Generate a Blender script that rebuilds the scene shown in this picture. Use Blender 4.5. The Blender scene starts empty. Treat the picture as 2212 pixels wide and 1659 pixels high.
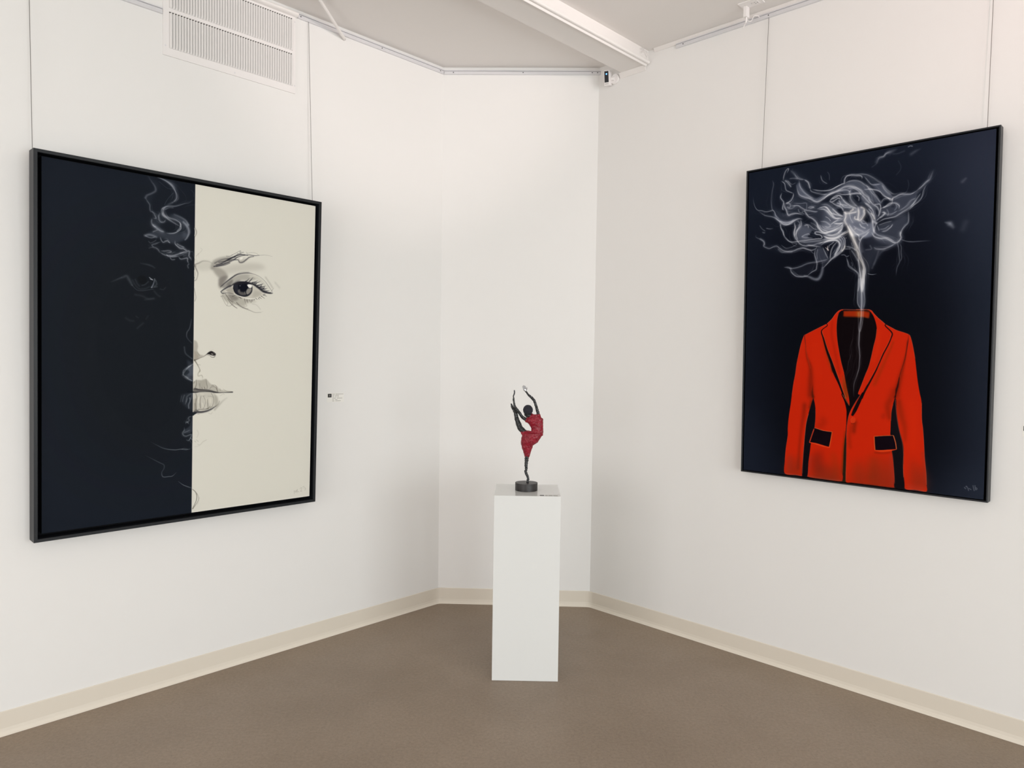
import bpy, bmesh, math, random
import numpy as np
from mathutils import Vector, Matrix, noise

# ------------------------------------------------------------------ camera, world, lights, exposure
S = bpy.context.scene
COL = S.collection
S.view_settings.view_transform = 'Standard'
S.view_settings.look = 'None'
S.view_settings.gamma = 1.0
S.view_settings.use_curve_mapping = False
S.view_settings.exposure = 0.0
S.cycles.max_bounces = 10
S.cycles.diffuse_bounces = 7
S.cycles.use_denoising = True

cam_data = bpy.data.cameras.new('camera')
cam_data.sensor_width = 36.0
cam_data.lens = 1543.547 / 2212 * 36.0
cam_data.clip_start = 0.05
cam = bpy.data.objects.new('camera', cam_data)
COL.objects.link(cam)
RX = Vector((0.9998998, 0.00050378, 0.0141463))
UPV = Vector((-0.01415526, 0.03558602, 0.99926636))
FWD = Vector((0.0, 0.99936649, -0.03558958))
m = Matrix((RX, UPV, -FWD)).transposed().to_4x4()
m.translation = (0, 0, 1.6)
cam.matrix_world = m
S.camera = cam

world = bpy.data.worlds.new('overcast_sky')
S.world = world
world.use_nodes = True
bg = world.node_tree.nodes['Background']
bg.inputs[0].default_value = (0.90, 0.95, 1.0, 1)
bg.inputs[1].default_value = 1.0

# room frame: two walls at a right angle, their corner cut off by a short third wall
C1 = Vector((-0.46340, 4.60983, 0)); C2 = Vector((0.52346, 4.58168, 0))
U1 = Vector((-0.69736, -0.71672, 0)); N1 = Vector((0.71672, -0.69736, 0))
U2 = Vector((0.71673, -0.69735, 0)); N2 = Vector((-0.69735, -0.71673, 0))
UM = (C2 - C1).normalized(); NM = Vector((UM.y, -UM.x, 0))
Z = Vector((0, 0, 1))
CEIL = 3.442
LEN1, LEN2 = 7.0, 7.2
A_END = C1 + U1 * LEN1
B_END = C2 + U2 * LEN2
D_END = A_END + U2 * ((B_END - A_END).dot(U2))     # far corner behind the camera

def L(s, o, z): return C1 + U1 * s + N1 * o + Z * z      # along / out from the left wall
def R(s, o, z): return C2 + U2 * s + N2 * o + Z * z
def M(s, o, z): return C1 + UM * s + NM * o + Z * z

def area_light(name, loc, direction, sx, sy, power, color, spread=math.pi):
    d = bpy.data.lights.new(name, 'AREA')
    d.shape = 'RECTANGLE'; d.size = sx; d.size_y = sy; d.energy = power; d.color = color
    d.spread = spread
    o = bpy.data.objects.new(name, d); COL.objects.link(o)
    o.location = loc
    o.rotation_euler = Vector(direction).to_track_quat('-Z', 'Y').to_euler()
    return o
# daylight entering through the two big shop windows on the right and the one behind the camera
def win_light(wall_end, along, inward, s0, s1, z0, z1, power, color):
    c = wall_end + along * ((s0 + s1) / 2) - inward * 0.10 + Z * ((z0 + z1) / 2)
    return area_light('daylight', c, inward, s1 - s0 - .1, z1 - z0 - .1, power, color)
win_light(B_END, U1, -U2, 0.6, 3.3, .05, 2.60, 118, (0.955, 1.0, 1.0))
win_light(B_END, U1, -U2, 3.7, 6.4, .05, 2.60, 118, (0.955, 1.0, 1.0))
win_light(A_END, U2, -U1, 1.0, 4.2, .05, 2.60, 94, (1.0, .93, .905))
# a track lamp high on the right, washing the side of the beam
ld = bpy.data.lights.new('unseen_spot', 'SPOT'); ld.energy = 170; ld.color = (1.0, .84, .81)
ld.spot_size = math.radians(34); ld.spot_blend = .8; ld.shadow_soft_size = .06
lo = bpy.data.objects.new('unseen_spot', ld); COL.objects.link(lo)
lo.location = R(3.9, 1.3, 3.05)
lo.rotation_euler = (R(.37, 1.1, 3.40) - lo.location).to_track_quat('-Z', 'Y').to_euler()
ld2 = bpy.data.lights.new('unseen_spot', 'SPOT'); ld2.energy = 26; ld2.color = (1.0, .62, .60)  # second spot, added only to tint the upper right wall pink; no such lamp known
ld2.spot_size = math.radians(70); ld2.spot_blend = 1.0; ld2.shadow_soft_size = .08
lo2 = bpy.data.objects.new('unseen_spot', ld2); COL.objects.link(lo2)
lo2.location = R(3.2, 1.2, 3.38)
lo2.rotation_euler = (R(1.9, 0, 3.25) - lo2.location).to_track_quat('-Z', 'Y').to_euler()

# ------------------------------------------------------------------ helpers
def mat(name, color, rough=0.5, metal=0.0, spec=0.5, bump=None, noise_amt=None, emit=None):
    """Procedural principled material: optional fine noise bump (scale, strength) and
    colour mottling (scale, amount)."""
    m = bpy.data.materials.new(name); m.use_nodes = True
    nt = m.node_tree; b = nt.nodes['Principled BSDF']
    b.inputs['Base Color'].default_value = (*color, 1)
    b.inputs['Roughness'].default_value = rough
    b.inputs['Metallic'].default_value = metal
    b.inputs['Specular IOR Level'].default_value = spec
    tc = nt.nodes.new('ShaderNodeTexCoord')
    if noise_amt:
        n = nt.nodes.new('ShaderNodeTexNoise'); n.inputs['Scale'].default_value = noise_amt[0]
        n.inputs['Detail'].default_value = 4
        r = nt.nodes.new('ShaderNodeValToRGB')
        a = noise_amt[1]
        r.color_ramp.elements[0].position = .3; r.color_ramp.elements[1].position = .7
        r.color_ramp.elements[0].color = (*[c * (1 - a) for c in color], 1)
        r.color_ramp.elements[1].color = (*[min(1, c * (1 + a)) for c in color], 1)
        nt.links.new(tc.outputs['Object'], n.inputs['Vector'])
        nt.links.new(n.outputs['Fac'], r.inputs['Fac'])
        nt.links.new(r.outputs['Color'], b.inputs['Base Color'])
    if bump:
        n = nt.nodes.new('ShaderNodeTexNoise'); n.inputs['Scale'].default_value = bump[0]
        n.inputs['Detail'].default_value = 3
        bp = nt.nodes.new('ShaderNodeBump'); bp.inputs['Strength'].default_value = bump[1]
        bp.inputs['Distance'].default_value = 0.002
        nt.links.new(tc.outputs['Object'], n.inputs['Vector'])
        nt.links.new(n.outputs['Fac'], bp.inputs['Height'])
        nt.links.new(bp.outputs['Normal'], b.inputs['Normal'])
    if emit:
        b.inputs['Emission Color'].default_value = (*emit[0], 1)
        b.inputs['Emission Strength'].default_value = emit[1]
    return m

def link(name, bm, material, parent=None, smooth=False, base=None):
    """Link a bmesh given in world coordinates as ONE object whose origin is `base` (world)."""
    bmesh.ops.recalc_face_normals(bm, faces=bm.faces)
    if smooth:
        for f in bm.faces: f.smooth = True
    me = bpy.data.meshes.new(name); 
    o = bpy.data.objects.new(name, me); COL.objects.link(o)
    if parent is not None:
        inv = parent.matrix_world.inverted()
        bm.transform(inv); o.parent = parent
    elif base is not None:
        bm.transform(Matrix.Translation(-Vector(base))); o.location = base
    bm.to_mesh(me); bm.free()
    for mm in (material if isinstance(material, (list, tuple)) else [material]):
        me.materials.append(mm)
    return o

def tag(o, label, cat, group=None):
    o['label'] = label; o['category'] = cat
    if group: o['group'] = group
    return o

def struct(o):
    o['kind'] = 'structure'; return o

def thing(name, loc, label, cat, group=None, matrix=None):
    o = bpy.data.objects.new(name, None); COL.objects.link(o)
    o.empty_display_size = 0.05
    if matrix is not None: o.matrix_world = matrix
    else: o.matrix_world = Matrix.Translation(Vector(loc))
    return tag(o, label, cat, group)

def box8(bm, pts):
    """Box from 8 points: four of one end, four of the other, in matching order."""
    v = [bm.verts.new(p) for p in pts]
    fs = [(0, 1, 2, 3), (7, 6, 5, 4)] + [(i, i + 4, (i + 1) % 4 + 4, (i + 1) % 4) for i in range(4)]
    return [bm.faces.new([v[i] for i in f]) for f in fs]

def fbox(bm, F, s0, s1, o0, o1, z0, z1):
    """Box in a wall frame F(s, o, z)."""
    return box8(bm, [F(s0, o0, z0), F(s1, o0, z0), F(s1, o0, z1), F(s0, o0, z1),
                     F(s0, o1, z0), F(s1, o1, z0), F(s1, o1, z1), F(s0, o1, z1)])

def bevel(bm, w, seg=2):
    bmesh.ops.bevel(bm, geom=list(bm.edges), offset=w, segments=seg, profile=.6, affect='EDGES', clamp_overlap=True)

def sweep(bm, rings, close=True, caps=True):
    """Skin consecutive rings (lists of points, all of one length)."""
    vs = [[bm.verts.new(p) for p in r] for r in rings]
    n = len(rings[0])
    for a, b in zip(vs, vs[1:]):
        for i in range(n if close else n - 1):
            j = (i + 1) % n
            bm.faces.new((a[i], a[j], b[j], b[i]))
    if caps and close:
        bm.faces.new(vs[0][::-1]); bm.faces.new(vs[-1])

def tube(bm, pts, radii, n=10, caps=True):
    pts = [Vector(p) for p in pts]
    if not hasattr(radii, '__len__'): radii = [radii] * len(pts)
    rings = []; ref = None
    for i, p in enumerate(pts):
        t = (pts[min(i + 1, len(pts) - 1)] - pts[max(i - 1, 0)]).normalized()
        if ref is None:
            ref = t.orthogonal().normalized()
        ref = (ref - t * ref.dot(t)).normalized()
        b = t.cross(ref)
        rings.append([p + (ref * math.cos(2 * math.pi * k / n) + b * math.sin(2 * math.pi * k / n)) * radii[i] for k in range(n)])
    sweep(bm, rings, True, caps)

def disc(bm, c, nrm, r, depth, n=16):
    c = Vector(c); nrm = Vector(nrm).normalized()
    tube(bm, [c, c + nrm * depth], [r, r], n)

def catmull(pts, n=8):
    P = [Vector(p) for p in pts]; P = [P[0] * 2 - P[1]] + P + [P[-1] * 2 - P[-2]]
    out = []
    for i in range(1, len(P) - 2):
        for k in range(n):
            t = k / n
            a, b, c, d = P[i - 1], P[i], P[i + 1], P[i + 2]
            out.append(.5 * ((2 * b) + (c - a) * t + (2 * a - 5 * b + 4 * c - d) * t * t + (3 * b - a - 3 * c + d) * t ** 3))
    out.append(P[-2]); return out

# ------------------------------------------------------------------ materials
M_WALL = mat('painted_drywall', (0.80, 0.795, 0.78), 0.62, spec=.25, bump=(220, .05))
M_CEIL = mat('ceiling_paint', (0.79, 0.765, 0.745), 0.8, spec=.2, bump=(160, .05))
M_BASE = mat('vinyl_cove_base', (0.72, 0.665, 0.575), 0.42, spec=.4)
M_TRIM = mat('white_trim_paint', (0.82, 0.80, 0.78), 0.4, spec=.4)
M_ALU = mat('satin_aluminium', (0.72, 0.72, 0.74), 0.40, metal=.25)
M_SLOT = mat('dark_groove', (0.06, 0.06, 0.07), 0.6)
M_SCREW = mat('dark_screw', (0.05, 0.05, 0.055), 0.45, metal=.4)
M_WIRE = mat('steel_wire', (0.22, 0.21, 0.20), 0.45, metal=.3)
M_BLACKF = mat('black_frame_lacquer', (0.010, 0.012, 0.015), 0.40, spec=.30)
M_GAP = mat('black_shadow_gap', (0.004, 0.004, 0.005), 0.8, spec=.1)
M_PED = mat('gloss_white_laminate', (0.72, 0.735, 0.725), 0.10, spec=.5)
M_WPLAST = mat('white_plastic', (0.84, 0.82, 0.81), 0.35, spec=.45)
M_BPLAST = mat('black_glossy_plastic', (0.012, 0.014, 0.02), 0.15, spec=.5)
M_VENT = mat('white_enamel_steel', (0.82, 0.80, 0.79), 0.4, spec=.4)
M_LOUV = mat('white_enamel_louver', (0.78, 0.765, 0.75), 0.45, spec=.35)
M_DARK = mat('dark_duct', (0.10, 0.09, 0.085), 0.9, spec=.1)
M_LABEL = mat('white_vinyl_sticker', (0.83, 0.82, 0.78), 0.5, spec=.3)
M_INK = mat('black_print', (0.02, 0.02, 0.02), 0.5)
M_GREYINK = mat('grey_print', (0.30, 0.29, 0.27), 0.6)

def concrete():
    m = bpy.data.materials.new('sealed_concrete'); m.use_nodes = True
    nt = m.node_tree; b = nt.nodes['Principled BSDF']; N = nt.nodes.new; K = nt.links.new
    tc = N('ShaderNodeTexCoord')
    def nz(scale, detail=5, rough=.6):
        n = N('ShaderNodeTexNoise'); n.inputs['Scale'].default_value = scale
        n.inputs['Detail'].default_value = detail; n.inputs['Roughness'].default_value = rough
        K(tc.outputs['Object'], n.inputs['Vector']); return n.outputs['Fac']
    def ramp(f, p0, c0, p1, c1):
        r = N('ShaderNodeValToRGB'); e = r.color_ramp.elements
        e[0].position, e[1].position = p0, p1; e[0].color = (*c0, 1); e[1].color = (*c1, 1)
        K(f, r.inputs['Fac']); return r.outputs['Color']
    def mix(f, a, c, mode='MIX'):
        x = N('ShaderNodeMix'); x.data_type = 'RGBA'; x.blend_type = mode
        if isinstance(f, float): x.inputs[0].default_value = f
        else: K(f, x.inputs[0])
        for s, v in ((6, a), (7, c)):
            if isinstance(v, tuple): x.inputs[s].default_value = (*v, 1)
            else: K(v, x.inputs[s])
        return x.outputs[2]
    basec = ramp(nz(1.3), .32, FLOOR_A, .68, FLOOR_B)
    fine = ramp(nz(70, 6, .75), .30, (.80, .79, .78), .72, (1.14, 1.14, 1.14))
    c = mix(1.0, basec, fine, 'MULTIPLY')
    sp = ramp(nz(190, 2, .5), .655, (0, 0, 0), .70, (1, 1, 1))          # pale aggregate specks
    patch = ramp(nz(2.6, 3, .5), .42, (0, 0, 0), .62, (.55, .55, .55))
    spm = mix(1.0, sp, patch, 'MULTIPLY')
    c = mix(spm, c, (.34, .30, .25))
    dk = ramp(nz(150, 2, .5), .30, (.5, .5, .5), .345, (0, 0, 0))       # dark pits
    c = mix(dk, c, (.085, .07, .055))
    K(c, b.inputs['Base Color'])
    rr = N('ShaderNodeMapRange'); rr.inputs[3].default_value = .30; rr.inputs[4].default_value = .46
    K(nz(9), rr.inputs[0]); K(rr.outputs[0], b.inputs['Roughness'])
    b.inputs['Specular IOR Level'].default_value = .32
    bp = N('ShaderNodeBump'); bp.inputs['Strength'].default_value = .12; bp.inputs['Distance'].default_value = .002
    K(nz(90, 4), bp.inputs['Height']); K(bp.outputs['Normal'], b.inputs['Normal'])
    return m
FLOOR_A = (.245, .188, .138); FLOOR_B = (.30, .235, .177)
M_FLOOR = concrete()

# ------------------------------------------------------------------ the room
T = 0.12
def slab(name, pts, z0, z1, m):
    bm = bmesh.new()
    lo = [bm.verts.new((p.x, p.y, z0)) for p in pts]; hi = [bm.verts.new((p.x, p.y, z1)) for p in pts]
    bm.faces.new(lo[::-1]); bm.faces.new(hi)
    n = len(pts)
    for i in range(n):
        j = (i + 1) % n; bm.faces.new((lo[i], lo[j], hi[j], hi[i]))
    return struct(link(name, bm, m))
poly = [C1, C2, B_END, D_END, A_END]
slab('floor', poly, -0.10, 0.0, M_FLOOR)
slab('ceiling', poly, CEIL, CEIL + 0.10, M_CEIL)

def wall(name, F, s0, s1, holes=()):
    """Wall slab built behind its face, with rectangular window holes (s0, s1, z0, z1)."""
    bm = bmesh.new()
    cuts = sorted({s0, s1, *[h[0] for h in holes], *[h[1] for h in holes]})
    for a, b in zip(cuts, cuts[1:]):
        hs = [h for h in holes if h[0] <= a and h[1] >= b]
        if not hs: fbox(bm, F, a, b, 0, -T, 0, CEIL)
        for h in hs:
            if h[2] > 0: fbox(bm, F, a, b, 0, -T, 0, h[2])
            if h[3] < CEIL: fbox(bm, F, a, b, 0, -T, h[3], CEIL)
    return struct(link(name, bm, M_WALL))
wall('wall_left', L, 0, LEN1)
wall('wall_right', R, 0, LEN2)
wall('wall_center', M, 0, (C2 - C1).length)
W3 = (D_END - B_END).length; W4 = (D_END - A_END).length
def Q(s, o, z): return B_END + U1 * s + (-U2) * o + Z * z      # shop-window wall facing the left wall
def P(s, o, z): return A_END + U2 * s + (-U1) * o + Z * z      # wall facing the right wall, behind the camera
WIN_Q = [(0.6, 3.3, 0.05, 2.60), (3.7, 6.4, 0.05, 2.60)]
WIN_P = [(1.0, 4.2, 0.05, 2.60)]
wall('wall_front', Q, 0, W3, WIN_Q)
wall('wall_rear', P, 0, W4, WIN_P)
k = 0
for F, wins in ((Q, WIN_Q), (P, WIN_P)):
    for (a, b, z0, z1) in wins:
        k += 1
        bm = bmesh.new(); w = .06
        fbox(bm, F, a, b, -.02, -.09, z0, z0 + w); fbox(bm, F, a, b, -.02, -.09, z1 - w, z1)
        fbox(bm, F, a, a + w, -.02, -.09, z0 + w, z1 - w); fbox(bm, F, b - w, b, -.02, -.09, z0 + w, z1 - w)
        mid = (a + b) / 2; fbox(bm, F, mid - w / 2, mid + w / 2, -.02, -.09, z0 + w, z1 - w)
        struct(link('window_%d' % k, bm, M_TRIM))

# cove base: one profile swept round the cut corner, a rounded bend at each joint
PROF = [(0.0003, .1015), (.0035, .1015), (.0048, .0990), (.0042, .030), (.0062, .017), (.0105, .0075), (.0158, .0006), (.0003, .0006)]
def base_path():
    ctr = []
    def fillet(Cn, ua, na, ub, nb, d=.03, n=8):
        out = []
        a = Cn + ua * d; b = Cn + ub * d
        for i in range(n + 1):
            t = i / n
            p = a * (1 - t) ** 2 + Cn * 2 * t * (1 - t) + b * t * t
            nn = (na * (1 - t) + nb * t).normalized()
            out.append((p, nn))
        return out
    f1 = fillet(C1, U1, N1, UM, NM); f2 = fillet(C2, -UM, NM, U2, N2)
    h = len(f1) // 2
    left = [(C1 + U1 * LEN1, N1)] + f1[:h + 1]
    mid = f1[h:] + f2[:h + 1]
    right = f2[h:] + [(C2 + U2 * LEN2, N2)]
    return left, mid, right
for nm, path in zip(('baseboard_left', 'baseboard_center', 'baseboard_right'), base_path()):
    bm = bmesh.new()
    sweep(bm, [[p + n * o + Z * z for (o, z) in PROF] for p, n in path])
    struct(link(nm, bm, M_BASE))

# boxed beam along the ceiling, with a two-ribbed bead on its lower edge and a patch of rough plaster
bm = bmesh.new()
fbox(bm, R, .180, .368, 0.001, 6.6, 3.361, CEIL - .0005)
beam = struct(link('trim_1', bm, M_CEIL)); 
bm = bmesh.new()
BE = [(.3500, 3.3605), (.3530, 3.3530), (.3590, 3.3500), (.3615, 3.3505), (.3655, 3.3605), (.3655, 3.3625), (.3700, 3.3600), (.3790, 3.3600), (.3830, 3.3625), (.3860, 3.3700), (.3845, 3.3740), (.3690, 3.3745)]
sweep(bm, [[R(s, o, z) for s, z in BE] for o in (.012, 6.6)])
struct(link('trim_2', bm, M_TRIM))
bm = bmesh.new()
rnd = random.Random(5)
for i in range(16):
    o = .004 + rnd.random() ** 1.6 * .10; z = 3.378 + rnd.random() * .058
    r = .004 + rnd.random() * .005
    bmesh.ops.create_icosphere(bm, subdivisions=2, radius=r, matrix=Matrix.Translation(R(.3690, o, z)) @ Matrix.Scale(.45, 4, U2) @ Matrix.Rotation(rnd.random() * 3, 4, U2) @ Matrix.Scale(.4, 4, N2))
for i in range(8):
    pts = [R(.3700, .01 + rnd.random() * .09, 3.385 + rnd.random() * .045)]
    for kx in range(3): pts.append(R(.3700, max(.004, (pts[-1] - C2).dot(N2) + rnd.uniform(-.02, .02)), min(3.438, max(3.377, pts[-1].z + rnd.uniform(-.015, .015)))))
    tube(bm, catmull(pts, 4), .0018, 5)
struct(link('trim_3', bm, M_TRIM, smooth=True))
# thin caulked strips where the board stops short of the ceiling and the beam
def caulk(name, s0, s1, z0, z1, o, m):
    bm = bmesh.new()
    sweep(bm, [[R(s, .0004, z0), R(s, .0030, z0), R(s, o, z1 - .0015), R(s, o, z1), R(s, .0004, z1)] for s in (s0, s1)])
    struct(link(name, bm, m))
caulk('trim_4', .41, LEN2, 3.4225, CEIL - .0005, .017, M_CEIL)
caulk('trim_5', .165, .350, 3.3320, 3.3602, .020, M_CEIL)
# half-round white moulding over the grille, in line with the rail
bm = bmesh.new()
HR = [(.0005, 3.397)] + [(.0005 + .026 * math.sin(a), 3.411 - .0145 * math.cos(a)) for a in [math.pi * t / 10 for t in range(0, 11)]] + [(.0005, 3.4255)]
sweep(bm, [[L(s, o, z) for o, z in HR] for s in (1.0225, 2.3)])
struct(link('trim_6', bm, M_TRIM, smooth=False))

# ------------------------------------------------------------------ picture rails
def rail(F, s0, s1, zb, screws, label):
    t = thing('picture_rail', F((s0 + s1) / 2, 0, zb), label, 'picture rail', 'aluminium picture rails')
    h = .0265
    bm = bmesh.new()
    pr = [(.0003, 0), (.0125, 0), (.0125, .0035), (.0095, .0045), (.0095, .0180), (.0115, .0180), (.0115, .0190), (.0040, .0192), (.0040, .0205), (.0125, .0212), (.0125, h), (.0003, h)]
    sweep(bm, [[F(s, o, zb + z) for o, z in pr] for s in (s0, s1)])
    link('rail_body', bm, M_ALU, t)
    for s in screws:
        bm = bmesh.new(); disc(bm, F(s, .0094, zb + .0125), F(0, 1, 0) - F(0, 0, 0), .0030, .0012, 12)
        link('screw', bm, M_SCREW, t)
    return t
rail(L, .006, 1.0195, 3.397, (.0325, .4781, 1.0024), 'aluminium hanging rail on left wall from grille to corner')
rail(L, 1.7085, 3.2, 3.1795, (1.95,), 'short lower aluminium rail left of the white air grille')
rail(M, .006, .9955, 3.3955, (.0641, .5063, .9425, .976), 'aluminium hanging rail across the narrow centre wall')
rail(R, .5585, 3.4, 3.3995, (.6049, 1.1099), 'aluminium hanging rail on right wall above red jacket painting')

# ------------------------------------------------------------------ hanging wires
def wire(a, b, label):
    bm = bmesh.new(); tube(bm, [a, b], .0013, 8)
    o = link('hanging_wire', bm, M_WIRE, base=b)
    tag(o, label, 'wire', 'picture hanging wires')
wire(L(2.2352, .0108, 3.183), L(2.2335, .036, 2.405), 'thin wire holding left edge of black and white face painting')
wire(L(.9572, .0108, 3.400), L(.9447, .036, 2.405), 'thin wire holding right edge of black and white face painting')
wire(R(1.1132, .0108, 3.402), R(1.1058, .030, 2.590), 'thin wire holding left edge of red jacket painting')
wire(R(2.1120, .0108, 3.402), R(2.1090, .030, 2.590), 'thin wire holding right edge of red jacket painting')

# ------------------------------------------------------------------ air grille on the left wall
g = thing('air_grille', L(1.3685, 0, 3.2), 'large white louvered air return grille high on the left wall', 'vent')
GS0, GS1, GZ0, GZ1 = 1.0315, 1.7055, 2.9955, 3.3965
R1 = (3.0315, 3.2005); R2 = (3.2165, 3.3845); LS0, LS1 = 1.0485, 1.6780
bm = bmesh.new()
fo = .0065
fbox(bm, L, GS0, LS0, .0005, fo, GZ0, GZ1); fbox(bm, L, LS1, GS1, .0005, fo, GZ0, GZ1)
fbox(bm, L, LS0, LS1, .0005, fo, GZ0, R1[0]); fbox(bm, L, LS0, LS1, .0005, fo, R1[1], R2[0]); fbox(bm, L, LS0, LS1, .0005, fo, R2[1], GZ1)
link('frame', bm, M_VENT, g)
bm = bmesh.new(); fbox(bm, L, LS0, LS1, .0003, .0012, R1[0], R2[1]); link('backing', bm, M_DARK, g)
pitch = (LS1 - LS0) / 48
for (za, zb) in (R1, R2):
    bm = bmesh.new()
    for i in range(48):
        s = LS0 + i * pitch
        # one stamped blade: leans out towards the corner side, lower end curling in
        cols = []
        for zz, kk in ((za + .0005, .0), (za + .004, .55), (za + .009, .9), (za + .016, 1.0), (zb - .0055, 1.0)):
            zt = zb - .0002 if zz > za + .02 else zz
            cols.append([L(s + .0004, .0020 + .0075 * kk, zt), L(s + .0046, .0016 + .0085 * kk, zt), L(s + .0056, .0016 + .0080 * kk, zz), L(s + pitch - .0006, .0014, zz)])
        sweep(bm, [[c[j] for c in cols] for j in range(4)], close=False, caps=False)
    link('louvers', bm, M_LOUV, g)
for s, z in ((1.6948, 3.0396), (1.3629, 3.0092), (1.0362, 3.0364), (1.0362, 3.3700), (1.6948, 3.3700)):
    bm = bmesh.new(); disc(bm, L(s, fo - .0002, z), N1, .0036, .0012, 12); link('screw', bm, M_ALU, g)

# ------------------------------------------------------------------ paintings
def painting(name, origin, ax, up, nn, w, h, lip, depth, rec, cu, cv, label, canvas_mat):
    mw = Matrix((ax, nn, up)).transposed().to_4x4(); mw.translation = origin + ax * (w / 2)
    t = thing(name, None, label, 'painting', None, mw)
    W = lambda u, d, v: origin + ax * u + nn * d + up * v
    def fb(bm, u0, u1, d0, d1, v0, v1): return fbox(bm, W, u0, u1, d0, d1, v0, v1)
    bm = bmesh.new()
    # mitred floater moulding: outer wall and front lip as one ring, small eased edges
    e = .0015
    prof = [(0, -depth), (0, -e), (e, 0), (lip - e, 0), (lip, -e), (lip, -depth + .012), (lip + .03, -depth + .012), (lip + .03, -depth)]
    rings = []
    for (q, d) in prof:
        rings.append([W(q, d, q), W(w - q, d, q), W(w - q, d, h - q), W(q, d, h - q)])
    vs = [[bm.verts.new(p) for p in r] for r in rings]
    for a, b in zip(vs, vs[1:] + vs[:1]):
        for i in range(4):
            j = (i + 1) % 4; bm.faces.new((a[i], a[j], b[j], b[i]))
    link('frame', bm, M_BLACKF, t)
    bm = bmesh.new(); fb(bm, lip, w - lip, -depth + .011, -depth + .013, lip, h - lip); link('backing', bm, M_GAP, t)
    bm = bmesh.new()
    fs = fb(bm, cu[0], cu[1], -rec, -depth + .0135, cv[0], cv[1])
    for f in fs: f.material_index = 1
    fs[0].material_index = 0
    uv = bm.loops.layers.uv.new('UVMap')
    for lp, c in zip(fs[0].loops, ((0, 0), (1, 0), (1, 1), (0, 1))): lp[uv].uv = c
    front = fs[0]
    me = bpy.data.meshes.new('canvas'); o = bpy.data.objects.new('canvas', me); COL.objects.link(o)
    bm.transform(t.matrix_world.inverted()); o.parent = t
    bmesh.ops.recalc_face_normals(bm, faces=bm.faces)
    bm.to_mesh(me); bm.free(); me.materials.append(canvas_mat); me.materials.append(M_GAP)
    return t
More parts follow.
